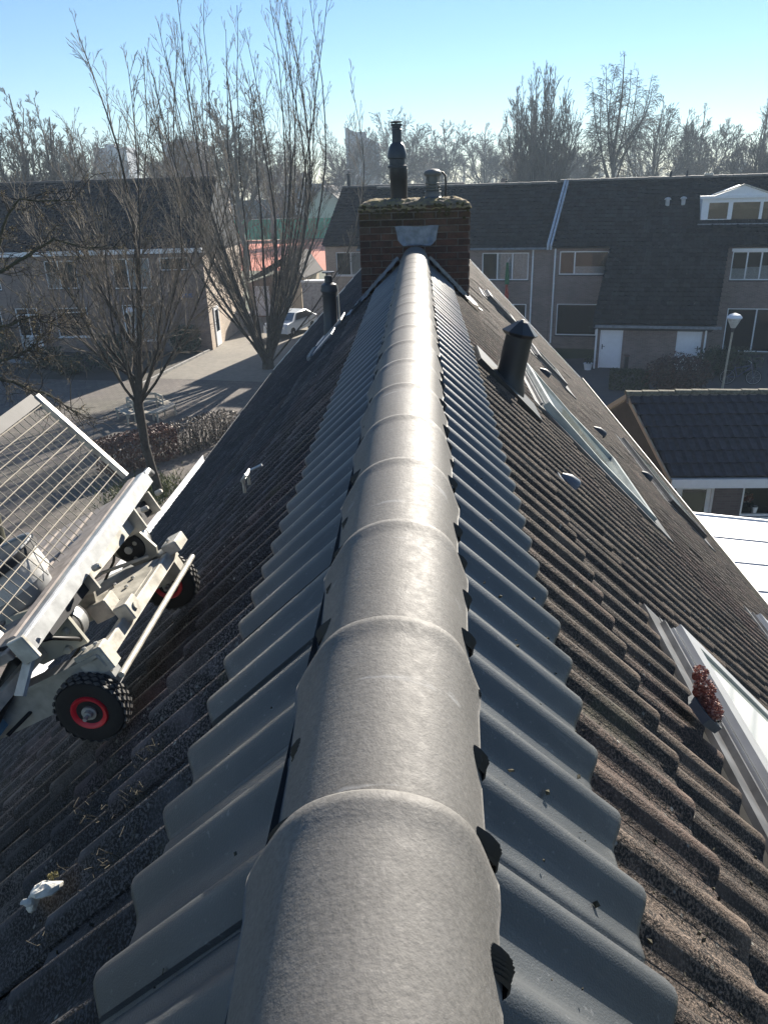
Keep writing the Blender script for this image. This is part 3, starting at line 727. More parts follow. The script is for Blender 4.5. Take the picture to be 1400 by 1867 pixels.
Mw = Matrix.Translation(HL) @ Lm(1.08, 1.02, .0)
mo = empty('mortar_lump', mat=Mw)
tag(mo, 'white broken mortar lump with moss lying on the old tiles at lower left', 'rubble')
rg = random.Random(11)
LIME = simple('lime_mortar', (.55, .54, .49), .9, var=.25, scale=40, bmp=.8)
for q, (cx_, cy_, cz_, rr_, th_, tilt_, n_) in enumerate(((-.004, -.03, .012, .034, .02, .5, 11), (.006, .028, .010, .030, .016, -.35, 9), (.022, .062, .004, .013, .01, .2, 7), (-.02, .005, .022, .016, .012, .9, 8))):
    b = MB(); b.M = Matrix.Translation((cx_, cy_, cz_)) @ Matrix.Rotation(tilt_, 4, 'X') @ Matrix.Rotation(tilt_*.7, 4, 'Y')
    rad_ = [rr_*rg.uniform(.6, 1.1) for _ in range(n_)]; vs = []
    for (zz, sc_) in ((-th_*.5, .72), (-th_*.2, 1.0), (th_*.3, .95), (th_*.5, .7), (th_*.62, .3)):
        for k in range(n_):
            a_ = 2*math.pi*k/n_; vs.append((rad_[k]*sc_*math.cos(a_)*rg.uniform(.9, 1.08)*.8, rad_[k]*sc_*math.sin(a_)*rg.uniform(.9, 1.08)*1.15, zz+rg.uniform(-.0025, .0025)))
    b.add(vs, [(r*n_+k, r*n_+(k+1) % n_, (r+1)*n_+(k+1) % n_, (r+1)*n_+k) for r in range(4) for k in range(n_)]+[tuple(range(n_-1, -1, -1)), tuple(range(4*n_, 5*n_))])
    b.build('shard', LIME, mo)
b = MB(); leafball(b, (.022, -.03, .012), (.014, .022, .010), 90, .004, 5); b.build('moss', leaf_mat('moss_green', [(0, (.04, .04, .012)), (1, (.13, .11, .035))]), mo)
b = MB(); rg = random.Random(21)       # tufts of dry moss in the troughs
for (Y, s) in ((1.05, .78), (1.2, .80), (1.35, .82), (.95, .9), (1.28, .95), (1.42, 1.1), (1.15, 1.02)):
    M = Lm(Y, s, -.03)
    for _ in range(34):
        p = M @ Vector((rg.gauss(0, .012), rg.gauss(0, .028), -.004)); q = p+Vector((rg.gauss(0, .02), rg.gauss(0, .02), rg.uniform(.0, .022)))
        r_ = q+Vector((rg.gauss(0, .012), rg.gauss(0, .012), rg.gauss(0, .008))); b.tube([p, q, r_], .0006, 3, False)
o = b.build('dry_moss', simple('straw', (.075, .066, .045), .9), house); o['kind'] = 'stuff'

b = MB(); rg = random.Random(41)      # bits of moss and grit left lying on the tiles
for _ in range(2200):
    sd_ = rg.random() < .72; F = Rm if sd_ else Lm
    Y = .3+abs(rg.gauss(0, 2.2)); s_ = rg.uniform(.62, 3.0) if rg.random() < .96 else rg.uniform(.3, .6); k_ = round((Y-.682)/.15-.5)
    Yt = .682+.15*(k_+.5)+rg.uniform(-.03, .03)
    r_ = rg.choice((.002, .002, .003, .003, .004, .006)); c_ = F(Yt, s_, -.031+r_*.3) @ Vector((0, 0, 0))
    e_, f_ = rv3(rg)*r_, rv3(rg)*r_; g_ = e_.cross(f_).normalized()*r_*.7
    b.add([c_+e_, c_+f_, c_-e_, c_-f_, c_+g_, c_-g_], [(0, 1, 4), (1, 2, 4), (2, 3, 4), (3, 0, 4), (1, 0, 5), (2, 1, 5), (3, 2, 5), (0, 3, 5)])
o = b.build('moss_crumbs', simple('moss_crumb', (.05, .045, .028), .95, var=.5, scale=40), house); o['kind'] = 'stuff'

# ================================================================== LADDER LIFT ON THE LEFT SLOPE
PH = R(27); LO = Vector((-.9212, 2.08, CAMZ-1.3228))
lift = empty('roof_hoist', mat=Matrix(((0, -math.cos(PH), -math.sin(PH), LO.x), (1, 0, 0, LO.y), (0, -math.sin(PH), math.cos(PH), LO.z), (0, 0, 0, 1))))
tag(lift, 'cream roof hoist with red rimmed wheels and wire mesh platform on the left slope', 'ladder lift')
# local frame: x along the ridge, y down the rail, z off the rail
def plate(b, poly, th):          # polygon given as (x, y, z), thickened along z
    b.prism(poly, (0, 0, th))
for sx in (-.33, .30):
    b = MB(); b.box(sx-.022, sx+.022, -.10, 3.9, .02, .125); b.box(sx-.03, sx+.03, -.10, 3.9, .118, .13)
    r_ = b.build('rail', GALV if sx < 0 else CREAM, lift)
b = MB()
for k in range(9): b.tube([(-.31, .5+.38*k, .07), (.28, .5+.38*k, .07)], .014, 8)
b.build('rungs', GALV, lift)
for k, (x0, x1) in enumerate(((-.36, .33),)):
    b = MB(); b.bbox(x0, x1, -.105, -.078, .085, .125, .004)
    b.bbox(-.355, -.305, -.12, -.03, .07, .145, .004); b.bbox(.27, .36, -.15, -.09, .11, .15, .004)
    b.build('cross_beam', CREAM, lift)
b = MB(); b.tube([(-.36, -.125, .045), (.36, -.125, .045)], .0095, 12); b.build('axle', CREAM, lift, smooth=40)
def wheel(x):
    c = Vector((x, 0.0, .0)); b = MB()
    R0, n = .10, 44
    pr = [(.050, -.024), (.074, -.031), (.094, -.026), (.0985, -.019), (.1, -.006), (.1, .006), (.0985, .019), (.094, .026), (.074, .031), (.050, .024)]
    b.lathe(pr, c, n, (1, 0, 0))
    o = b.build('wheel', RUBBER, lift, smooth=35)
    t = MB()                                     # diamond tread blocks
    for k in range(26):
        for row, xo in enumerate((-.0225, -.0075, .0075, .0225)):
            a = 2*math.pi*(k+(.5 if row % 2 else 0))/26; rr = .1008 if abs(xo) < .01 else .0985
            e = Vector((0, math.cos(a), math.sin(a))); f = Vector((0, -math.sin(a), math.cos(a))); g = Vector((1, 0, 0))
            p = c+e*rr+g*xo; da, dx = .0108, .0072
            base = [p+f*da, p+g*dx, p-f*da, p-g*dx]; top = [q+e*.0045 for q in [p+f*da*.72, p+g*dx*.72, p-f*da*.72, p-g*dx*.72]]
            t.add(base+top, [(4, 5, 6, 7), (0, 1, 5, 4), (1, 2, 6, 5), (2, 3, 7, 6), (3, 0, 4, 7)])
    t.build('tread', simple('worn_rubber', (.085, .083, .08), .7) if 'worn_rubber' not in D.materials else D.materials['worn_rubber'], o)
    r_ = MB(); r_.lathe([(.016, -.018), (.033, -.019), (.038, -.025), (.046, -.031), (.050, -.0315), (.053, -.027), (.053, .027), (.050, .0315), (.046, .031), (.038, .025), (.033, .019), (.016, .018)], c, 32, (1, 0, 0)); r_.build('rim', RED, o, smooth=35)
    h = MB(); h.lathe([(.021, -.03), (.021, .03)], c, 20, (1, 0, 0)); h.lathe([(.013, -.042), (.013, .036)], c, 8, (1, 0, 0)); h.lathe([(.006, -.058), (.006, -.03)], c, 8, (1, 0, 0)); h.build('hub', GALV, o, smooth=35)
    return o
wheel(-.375); wheel(.345)
# gusset trays and boxes on the cross beam
b = MB(); b.prism([(-.03, -.076, .122), (.25, -.076, .122), (.215, .03, .15), (.15, .085, .165), (.03, .085, .165)], (0, 0, .004)); b.build('gusset_plate', CREAM, lift)
b = MB()
pl_ = [(.03, .07, .165), (.17, .07, .165), (.215, .04, .16)]
b.tube([(-.02, .02, .15), (.0, .085, .19), (.03, .10, .195), (.14, .10, .195), (.175, .085, .19), (.245, -.05, .15)], .006, 8); b.build('tray_edge', CREAM, lift)
b = MB(); b.bbox(-.11, -.04, -.05, .02, .125, .185, .004); b.build('corner_box', CREAM, lift)
b = MB(); b.bbox(-.16, -.09, -.135, -.085, .105, .16, .004); b.lathe([(.012, 0), (.012, .004)], (-.125, -.137, .132), 12, (0, -1, 0)); b.build('bolt_bracket', CREAM, lift)
# rollers
def roller(x, y, z, l_=.09, r_=.052):
    b = MB(); b.lathe([(r_*.8, -l_/2), (r_, -l_/2+.006), (r_, l_/2-.006), (r_*.8, l_/2)], (x, y, z), 28, (1, 0, 0)); o = b.build('roller', RUBBER, lift, smooth=35)
    s_ = MB(); s_.lathe([(r_+.001, -.012), (r_+.003, -.01), (r_+.003, .026), (r_+.001, .028)], (x, y, z), 28, (1, 0, 0)); s_.build('band', GALV, o, smooth=35)
    h = MB(); h.lathe([(.014, -l_/2-.01), (.014, l_/2+.01)], (x, y, z), 12, (1, 0, 0)); h.build('pin', GALV, o, smooth=35)
roller(-.22, .02, .20); roller(.30, .0, .20)
# side plates of the carriage
for x, pts in ((.27, [(-.05, .10), (.03, .13), (.07, .20), (.06, .29), (.0, .31), (-.06, .24), (-.08, .16)]), (-.30, [(-.06, .15), (.10, .15), (.16, .22), (.10, .32), (-.06, .30)])):
    b = MB(); b.prism([(x, y, z) for y, z in pts], (.012, 0, 0))
    for (y, z) in ((0, .16), (.02, .25), (-.03, .21)): b.lathe([(.012, 0), (.012, .012), (.007, .016)], (x, y, z), 8, (-1, 0, 0))
    b.build('carriage_plate', simple('grey_cream', (.34, .33, .28), .5) if 'grey_cream' not in D.materials else D.materials['grey_cream'], lift)
b = MB(); b.bbox(-.16, .24, -.075, -.025, .26, .305, .004); b.build('carriage_beam', CREAM, lift)
b = MB(); b.bbox(-.42, -.16, -.08, -.01, .25, .30, .004); b.build('slide_bar', STEELD, lift); b = MB(); b.bbox(.25, .40, -.08, -.01, .25, .30, .004); b.build('slide_bar', STEELD, lift)
for x in (-.17, .25, .40):
    b = MB(); b.bbox(x-.006, x+.006, -.11, .0, .24, .32, .002); b.lathe([(.010, 0), (.010, .02), (.006, .025)], (x, -.13, .30), 8, (0, -1, 0)); b.build('clamp', CREAM, lift)
b = MB(); b.beam((-.10, -.02, .24), (-.06, .05, .14), .05, .012, (1, 0, 0)); b.build('strut', CREAM, lift)
b = MB(); b.tube([(-.40, .28, .10), (-.34, .12, .20)], .028, 14); b.tube([(-.45, .42, .03), (-.40, .28, .10)], .016, 12); b.lathe([(.04, -.03), (.045, 0), (.03, .04)], (-.45, .42, .03), 16, (.06, -.16, .1)); b.build('hydraulic_strut', STEELD, lift, smooth=40)
b = MB(); b.tube([(-.47, .50, .0), (-.52, .46, .03)], .026, 14); b.build('strut_end', GALV, lift, smooth=40)
for x0, x1, y, z in ((-.62, -.30, .12, .18), (-.5, -.2, .32, .12)):
    b = MB(); b.beam((x0, y, z), (x1, y-.04, z+.01), .03, .03); b.build('cross_tube', CREAM, lift)
b = MB(); b.lathe([(.02, 0), (.045, .03), (.05, .10), (.02, .14)], (-.52, .34, .08), 14, (.4, .8, -.1)); b.build('motor', BLACK, lift, smooth=40)
b = MB(); b.bbox(-.44, -.30, .28, .44, .05, .12, .01); b.build('blue_cover', simple('light_blue_plastic', (.16, .32, .46), .5), lift)
# platform: tilted a little, so it gets its own slanted frame
PT = Matrix.Rotation(R(-3.6), 4, 'Y') @ Matrix.Identity(4)
PT = Matrix.Translation((0, -.10, .34)) @ Matrix.Rotation(R(-3.4), 4, 'Y')
b = MB(); b.M = PT; b.bbox(-.54, .46, -.010, .022, -.020, .014, .004); b.box(-.54, .46, -.016, -.010, -.034, .006); b.build('platform_edge', GALV, lift)
b = MB(); b.M = PT; b.bbox(-.52, .45, .024, .058, -.02, .016, .004); b.build('wood_edge', WOODG, lift)
for k in range(6):
    b = MB(); b.M = PT; b.bbox(-.50, .44, .09+.15*k, .225+.15*k, -.045, -.02, .003); b.build('plank', WOODG, lift)
b = MB(); b.M = PT; b.beam((-.50, .0, -.02), (-.60, .06, -.10), .05, .008); b.build('end_bracket', GALV, lift); b = MB(); b.M = PT; b.bbox(-.555, -.54, -.02, .03, -.05, .018, .003); b.build('end_plate', CREAM, lift)
b = MB(); b.M = PT; b.tube([(.46, -.005, .0), (.50, -.005, .0), (.52, .0, -.02)], .012, 8); b.build('eye_bolt', GALV, lift, smooth=40)
def mesh_panel(F, wdt, hgt, name='mesh_panel', nx=9, nz=7):
    tp_ = MB(); tp_.M = F; tp_.box(-wdt, -.016, -.004, .004, hgt-.03, hgt+.012); o = tp_.build(name, simple('shade_dark_galv', (.035, .035, .036), .7, 0, var=.3, scale=20) if 'shade_dark_galv' not in D.materials else D.materials['shade_dark_galv'], lift)  # near-black top rail: shade of its visible face put into the colour
    for xx in (0, -wdt):
        fr = MB(); fr.M = F; fr.bbox(xx-.014, xx+.014, -.010, .010, 0, hgt, .003); fr.build('post', CREAM, o)
    for i in range(1, nx+1):
        b = MB(); b.M = F; x = -wdt*i/(nx+1); b.tube([(x, .004, 0.0), (x+.002, .006, hgt*.5), (x, .004, hgt-.01)], .0016, 5); b.build('wire', WIRE, o)
    for j in range(1, nz+1):
        b = MB(); b.M = F; z = hgt*j/(nz+1); b.tube([(-wdt, -.003, z), (-wdt*.5, -.005, z+.003), (0, -.003, z)], .0016, 5); b.build('wire', WIRE, o)
    return o
WIRE = simple('mesh_wire', (.36, .32, .25), .5)
FP = PT @ Matrix.Translation((.455, .055, .03)) @ Matrix.Rotation(R(-13), 4, 'X')
mesh_panel(FP, .98, .40, nx=25, nz=10)
FP2 = PT @ Matrix.Translation((.20, 1.0, .03)) @ Matrix.Rotation(R(6), 4, 'X')
mesh_panel(FP2, .75, .40, nx=19, nz=10)
HOSE = [(-.48, .02, .30), (-.40, -.06, .24), (-.30, -.05, .17), (-.24, .03, .12), (-.30, .16, .06), (-.42, .24, .05)]
b = MB(); b.tube(HOSE, .006, 7); b.build('cable', BLACK, lift, smooth=60)
b = MB(); b.tube([(.26, .02, .29), (.31, .05, .24), (.32, .12, .17), (.28, .22, .10)], .005, 7); b.build('cable', BLACK, lift, smooth=60)
for (x, y, z) in ((.06, -.03, .14), (.12, -.03, .14), (.09, .02, .155), (.30, -.115, .152), (-.33, -.06, .147), (-.33, -.1, .147), (.2, -.055, .308), (-.1, -.055, .308)):
    b = MB(); b.lathe([(.007, 0), (.007, .005), (.004, .007)], (x, y, z), 8); b.build('bolt', GALV, lift)
tub = empty('bucket', mat=lift.matrix_world @ PT @ Matrix.Translation((-.17, .22, -.02)))
tag(tub, 'grey plastic tub standing on the hoist platform behind the steel edge', 'tub')
b = MB(); b.lathe([(.09, 0), (.10, .01), (.125, .13), (.132, .135), (.132, .15), (.125, .15), (.118, .14), (.09, .02)], (0, 0, 0), 30); b.build('body', PLASTIC_GREY, tub, smooth=40)
b = MB(); b.lathe([(.131, .12), (.137, .124), (.137, .142), (.131, .146)], (0, 0, 0), 30); b.build('rim', BLACK, tub, smooth=40)
b = MB(); b.lathe([(.005, .05), (.122, .05), (.122, .118), (.06, .135), (.005, .14)], (0, 0, 0), 26); b.build('mortar_fill', simple('pale_mortar', (.5, .49, .46), .9, var=.15, scale=30, bmp=.5), tub, smooth=50)

# ================================================================== BUILDINGS
def wall_holes(b, x0, x1, z0, z1, holes, y=0.0, depth=.14):
    xs = sorted({x0, x1, *[h for a in holes for h in a[:2]]}); zs = sorted({z0, z1, *[h for a in holes for h in a[2:4]]})
    for i in range(len(xs)-1):
        for j in range(len(zs)-1):
            cx, cz = (xs[i]+xs[i+1])/2, (zs[j]+zs[j+1])/2
            if any(a < cx < c and e < cz < f for a, c, e, f in holes): continue
            b.quad((xs[i], y, zs[j]), (xs[i+1], y, zs[j]), (xs[i+1], y, zs[j+1]), (xs[i], y, zs[j+1]))
    for a, c, e, f in holes:
        for p, q in (((a, e), (c, e)), ((c, e), (c, f)), ((c, f), (a, f)), ((a, f), (a, e))):
            b.quad((p[0], y, p[1]), (q[0], y, q[1]), (q[0], y+depth, q[1]), (p[0], y+depth, p[1]))
def window(parent, x0, x1, z0, z1, panes, y=0.0, frame=WHITE, glass=GLASS, fw_=.055, sill=True, curtain=None, name='window', sillmat=None, hmid=None, back=ROOM):
    """frame set 5 cm back in its opening; panes = list of relative widths; curtain = list of (pane index, lower share, upper share)"""
    b = MB(); Y0, Y1 = y+.03, y+.10
    b.box(x0+.003, x1-.003, Y0, Y1, z0+.003, z0+fw_); b.box(x0+.003, x1-.003, Y0, Y1, z1-fw_, z1-.003)
    b.box(x0+.003, x0+fw_, Y0, Y1, z0+fw_, z1-fw_); b.box(x1-fw_, x1-.003, Y0, Y1, z0+fw_, z1-fw_)
    xi0, xi1 = x0+fw_, x1-fw_; tot = sum(panes); xs = [xi0]
    for p in panes: xs.append(xs[-1]+(xi1-xi0)*p/tot)
    for x in xs[1:-1]: b.box(x-fw_*.6, x+fw_*.6, Y0+.002, Y1-.002, z0+fw_, z1-fw_)
    if hmid: b.box(xi0, xi1, Y0+.004, Y1-.004, hmid-.025, hmid+.025)
    o = b.build(name, frame, parent)
    for i in range(len(panes)):
        g = MB(); a = xs[i]+(fw_*.6 if i else 0); c = xs[i+1]-(fw_*.6 if i < len(panes)-1 else 0)
        g.quad((a, y+.065, z0+fw_), (c, y+.065, z0+fw_), (c, y+.065, z1-fw_), (a, y+.065, z1-fw_)); g.build('pane', glass, o)
    if sill:
        s_ = MB(); s_.box(x0-.04, x1+.04, y-.05, y+.10, z0-.05, z0-.002); s_.build('sill', sillmat or BLACK, o)
    r_ = MB(); r_.box(x0+.01, x1-.01, y+.62, y+.64, z0, z1)
    for xx in (x0, x1-.0): r_.quad((xx, y+.14, z0), (xx, y+.62, z0), (xx, y+.62, z1), (xx, y+.14, z1))
    r_.quad((x0, y+.14, z0), (x1, y+.14, z0), (x1, y+.62, z0), (x0, y+.62, z0)); r_.quad((x0, y+.14, z1), (x1, y+.14, z1), (x1, y+.62, z1), (x0, y+.62, z1))
    r_.build('interior', back, o)
    for (i, l_, h_) in (curtain or []):
        c_ = MB(); n = 14; a, e = xs[i], xs[i+1]; H_ = z1-z0
        vs = [(a+(e-a)*k/n, y+.12+.012*math.sin(k*1.9), zz) for k in range(n+1) for zz in (z0+H_*l_, z0+H_*h_)]
        c_.add(vs, [(2*k, 2*k+2, 2*k+3, 2*k+1) for k in range(n)]); c_.build('curtain', CURTAIN, o)
    return o
def tile_roof(parent, x0f, x1f, y0, z0, y1, z1, mat, tw=.3, te=.33, name='roof_tiles', step=.034, skip=None, crown=.032):
    """pantile field on the slope from eave (y0,z0) to ridge (y1,z1); x0f/x1f give the verge at a slope position"""
    b = MB(); L_ = math.hypot(y1-y0, z1-z0); n = int(round(L_/te)); te = L_/n
    ey, ez = (y1-y0)/L_, (z1-z0)/L_; ny_, nz_ = -ez, ey
    rg = random.Random(3)
    for r in range(n):
        a0, a1 = r*te, (r+1)*te+.03
        xa, xb = x0f((r+.5)/n), x1f((r+.5)/n); m = max(1, int(round((xb-xa)/tw))); wdt = (xb-xa)/m
        for k in range(m):
            x = xa+k*wdt
            if skip and skip(x+wdt/2, (r+.5)/n): continue
            vs = []; j = rg.uniform(0, .006)
            for (a, h) in ((a0, step*.1), (a0, step+j), (a1, step*.05+j)):
                for (fx, fh) in ((0, 0), (.28, crown), (.55, 0), (.8, -.004), (1.0, -.006)):
                    hh = h+(fh if h > step*.2 else fh*.3); vs.append((x+wdt*fx, y0+ey*a+ny_*hh, z0+ez*a+nz_*hh))
            b.add(vs, [(q*5+i, q*5+i+1, (q+1)*5+i+1, (q+1)*5+i) for q in range(2) for i in range(4)])
    o = b.build(name, mat, parent); o['kind'] = 'stuff'; return o
def ridge_caps(parent, x0, x1, y, z, mat, l_=.36, r_=.13):
    n = max(1, int((x1-x0)/l_)); l_ = (x1-x0)/n
    b = MB(); rg = random.Random(8)
    for k in range(n):
        dz = rg.uniform(-.008, .008); vs = []
        for (x, s_) in ((x0+k*l_, 1.0), (x0+(k+1)*l_-.01, .92)):
            for t in range(7):
                a = math.pi*t/6; vs.append((x, y-r_*1.2*s_*math.cos(a), z-.05+dz+r_*s_*math.sin(a)))
        b.add(vs, [(i, i+1, 8+i, 7+i) for i in range(6)]+[tuple(range(7)), tuple(range(13, 6, -1))])
    o = b.build('ridge_tiles', mat, parent); o['kind'] = 'stuff'; return o
def door(parent, x0, x1, z1, y=0.0, leaf=WHITE, handle_right=True, glazed=None, frame=WHITE, grooves=0):
    b = MB(); b.box(x0, x0+.06, y+.02, y+.1, 0, z1); b.box(x1-.06, x1, y+.02, y+.1, 0, z1); b.box(x0+.06, x1-.06, y+.02, y+.1, z1-.06, z1)
    o = b.build('door', frame, parent)
    l_ = MB()
    if glazed:
        g0, g1 = glazed
        l_.box(x0+.065, x1-.065, y+.045, y+.085, .03, g0); l_.box(x0+.065, x1-.065, y+.045, y+.085, g1, z1-.065)
        l_.box(x0+.065, x0+.17, y+.045, y+.085, g0, g1); l_.box(x1-.17, x1-.065, y+.045, y+.085, g0, g1)
        g = MB(); g.box(x0+.17, x1-.17, y+.06, y+.068, g0, g1); g.build('pane', GLASS_DARK, o)
    elif grooves:
        wd = (x1-x0-.13)/grooves
        for k in range(grooves): l_.box(x0+.065+wd*k+.004, x0+.065+wd*(k+1)-.004, y+.042, y+.085, .03, z1-.065)
        l_.box(x0+.065, x1-.065, y+.05, y+.085, .03, z1-.066)
    else: l_.box(x0+.065, x1-.065, y+.045, y+.085, .03, z1-.065)
    l_.build('leaf', leaf, o)
    hx = x1-.13 if handle_right else x0+.13
    h = MB(); h.box(hx-.02, hx+.02, y+.02, y+.045, .95, 1.2); h.beam((hx, y+.0, 1.1), (hx-(.13 if handle_right else -.13), y+.0, 1.1), .02, .02); h.build('handle', STEELD, o)
    return o
def pipe(parent, x, y, z0, z1, mat=WHITE, r_=.045):
    b = MB(); b.tube([(x, y, z0), (x, y, z1-.15), (x, y+.02, z1)], r_, 10)
    for z in np.arange(z0+.4, z1-.3, 1.4): b.lathe([(r_+.012, 0), (r_+.012, .04)], (x, y, z), 10)
    return b.build('downpipe', mat, parent, smooth=40)

# ---- right row: saltbox house with dormer, and its neighbour
RA = R(-12.5)
rb = empty('terraced_house', (2.9, 44.8, 0), RA)
tag(rb, 'brown brick house with long dark catslide roof sweeping down over two white doors', 'house')
SL = (8.55-5.5)/4.5
def rx(u): return u
b = MB()
holes = [(4.72, 7.28, 3.99, 5.2), (4.72, 6.92, .74, 2.45), (13.36, 17.2, 3.72, 5.28), (13.5, 18.0, 0.04, 2.3)]
wall_holes(b, 4.3, 18.5, 0, 5.5, holes); 
b.quad((4.3, 0, 0), (4.3, 9, 0), (4.3, 9, 5.5), (4.3, 4.5, 8.5), (4.3, 0, 5.5)); b.quad((18.5, 0, 0), (18.5, 9, 0), (18.5, 9, 5.5), (18.5, 4.5, 8.5), (18.5, 0, 5.5))
b.quad((4.3, 9, 0), (18.5, 9, 0), (18.5, 9, 5.5), (4.3, 9, 5.5)); b.build('wall', BROWNBRICK, rb)
tile_roof(rb, lambda f: 4.27+.5*f, lambda f: 18.6, -.25, 5.5-.25*SL+.12, 4.5, 8.62, ROOF_GREEN, skip=lambda x, f: (x > 11.75 and .38 < f < .72))
tile_roof(rb, lambda f: 4.32, lambda f: 18.6, 9.25, 5.45, 4.5, 8.62, ROOF_GREEN, te=.66, tw=.6, name='rear_roof_tiles')
b = MB(); b.prism([(4.32, -.2, 5.36), (4.32, 4.5, 8.5), (4.32, 9.2, 5.36)], (14.28, 0, 0)); b.build('roof_deck', STEELD, rb)
ridge_caps(rb, 4.3, 18.6, 4.5, 8.66, simple('pale_ridge', (.13, .125, .11), .8, var=.3))
# catslide extension
EX0, EX1 = 6.85, 12.35
b = MB(); wall_holes(b, 7.0, 12.1, 0, 2.25, [(7.13, 8.20, 0, 2.05), (10.70, 11.83, 0, 2.02)], y=-4.7)
for x in (7.0, 12.1): b.quad((x, -4.7, 0), (x, 0, 0), (x, 0, 5.4), (x, -4.7, 2.25))
b.build('extension_wall', BEIGEBRICK if False else BROWNBRICK, rb)
tile_roof(rb, lambda f: 6.70+.6*f, lambda f: 12.35+.75*f, -5.0, 2.26, -.2, 5.5, ROOF_GREEN, name='catslide_tiles')
b = MB(); b.add([(6.72, -5.0, 2.1), (12.33, -5.0, 2.1), (13.05, -.1, 5.42), (7.3, -.1, 5.42), (6.9, -4.7, 1.9), (12.2, -4.7, 1.9), (13.0, 0, 5.0), (7.35, 0, 5.0)], [(0, 1, 2, 3), (7, 6, 5, 4), (0, 4, 5, 1), (1, 5, 6, 2), (2, 6, 7, 3), (3, 7, 4, 0)]); b.build('catslide_deck', STEELD, rb)
b = MB(); b.box(EX0, 12.6, -5.12, -5.0, 2.08, 2.2); b.build('eave_gutter', simple('grey_eave', (.2, .22, .24), .6), rb)
door(rb, 7.13, 8.20, 2.05, -4.7, grooves=8, handle_right=False); door(rb, 10.70, 11.83, 2.02, -4.7)
pipe(rb, 6.95, -4.78, 0, 2.1); pipe(rb, 11.98, -4.78, 0, 2.1); pipe(rb, 4.48, -.06, .3, 5.35)
window(rb, 4.72, 7.28, 3.99, 5.2, [1, 2.3], glass=GLASS, curtain=[(1, .0, .35)])
window(rb, 4.72, 6.92, .74, 2.45, [1], glass=GLASS)
window(rb, 13.36, 17.2, 3.72, 5.14, [.62, .62, 2.2], curtain=[(0, 0, .4), (1, 0, .45), (2, .0, .5)])
b = MB(); b.box(13.3, 17.3, -.06, .06, 5.14, 5.28); b.build('roller_shutter', WHITE, rb)
window(rb, 13.5, 18.0, .04, 2.3, [1, 1, 1.2], glass=GLASS_DARK, sill=False)
b = MB(); b.box(12.5, 12.66, -.16, -.02, 1.3, 1.75); b.build('wall_lamp', STEELD, rb)
# party verge strip between the two roofs
b = MB(); b.prism([(4.02, -.3, 5.30), (4.52, 4.3, 8.48), (4.52, 4.3, 8.72), (4.02, -.3, 5.60)], (.12, 0, 0)); b.prism([(4.20, -.3, 5.30), (4.68, 4.3, 8.46), (4.68, 4.3, 8.68), (4.20, -.3, 5.57)], (.09, 0, 0)); b.build('verge_board', simple('grey_white_board', (.42, .46, .5), .6), rb)
# dormer
dm = MB(); dv = 1.45
for p in ((11.75, 18.2, 6.42, 6.55), (11.75, 18.2, 7.42, 7.74)): dm.box(p[0], p[1], dv, dv+.12, p[2], p[3])
dm.box(11.75, 12.03, dv+.002, dv+.12, 6.55, 7.42)
for x in (13.18, 14.62, 16.1): dm.box(x-.07, x+.07, dv+.002, dv+.12, 6.55, 7.42)
dm.box(12.03, 13.11, dv+.02, dv+.1, 6.55, 6.62); dm.box(12.03, 12.10, dv+.02, dv+.1, 6.62, 7.42); dm.box(13.04, 13.11, dv+.02, dv+.1, 6.62, 7.42)
dm.box(11.6, 18.25, dv-.14, dv+.0, 7.62, 7.76)
for x in (11.76,): dm.quad((x, dv, 6.45), (x, dv, 7.7), (x, 3.4, 7.78), (x, 3.2, 7.7))
dormer = dm.build('dormer', WHITE, rb); dormer['label'] = 'wide white dormer with zigzag roof'
for a, c in ((12.10, 13.04), (13.25, 14.55), (14.69, 16.03), (16.17, 18.2)):
    g = MB(); g.quad((a, dv+.07, 6.6), (c, dv+.07, 6.6), (c, dv+.07, 7.43), (a, dv+.07, 7.43)); g.build('pane', GLASS, dormer)
for k, x in enumerate((12.3, 15.0)):
    g = MB(); x1_ = x+2.68
    g.prism([(x, dv-.1, 7.76), ((x+x1_)/2, dv-.1, 8.22), (x1_, dv-.1, 7.76)], (0, 2.2, 0)); g.build('dormer_roof', WHITE, dormer)
    e = MB(); e.beam((x-.08, dv-.13, 7.79), ((x+x1_)/2, dv-.13, 8.26), .07, .06, (0, 1, 0)); e.beam(((x+x1_)/2, dv-.13, 8.26), (x1_+.06, dv-.13, 7.79), .07, .06, (0, 1, 0)); e.build('dormer_trim', CREAM, dormer)
b = MB(); b.box(11.78, 18.2, dv+.9, dv+.92, 6.4, 7.6); b.build('interior', simple('lit_room', (.16, .145, .13), .9, var=.4, scale=2), dormer)
b = MB(); b.box(11.6, 18.3, dv-.35, dv-.0, 6.30, 6.42); b.build('lead_apron', LEAD, dormer)
for u, z in ((10.1, 7.4), (10.9, 7.42)):
    b = MB(); v_ = (z-5.5)/SL-.25; b.tube([(u, v_, z-.25), (u, v_, z+.2)], .11, 12); b.lathe([(.11, 0), (.17, .0), (.17, .04), (.12, .1), (.02, .13)], (u, v_, z+.18), 14); b.build('roof_vent', simple('pale_vent', (.45, .46, .46), .5, .3) if 'pale_vent' not in D.materials else D.materials['pale_vent'], rb)
for u, hh in ((10.25, .32), (11.1, .34), (1.2, .2)):
    b = MB(); b.lathe([(.06, 0), (.07, .1), (.04, hh*.6), (.07, hh*.7), (.05, hh)], (u, 4.5, 8.66), 10); b.build('ridge_finial', STEELD, rb)
b = MB(); b.bbox(12.0, 12.45, 4.4, 4.6, 8.72, 8.84, .02); b.build('ridge_vent', CREAM, rb)

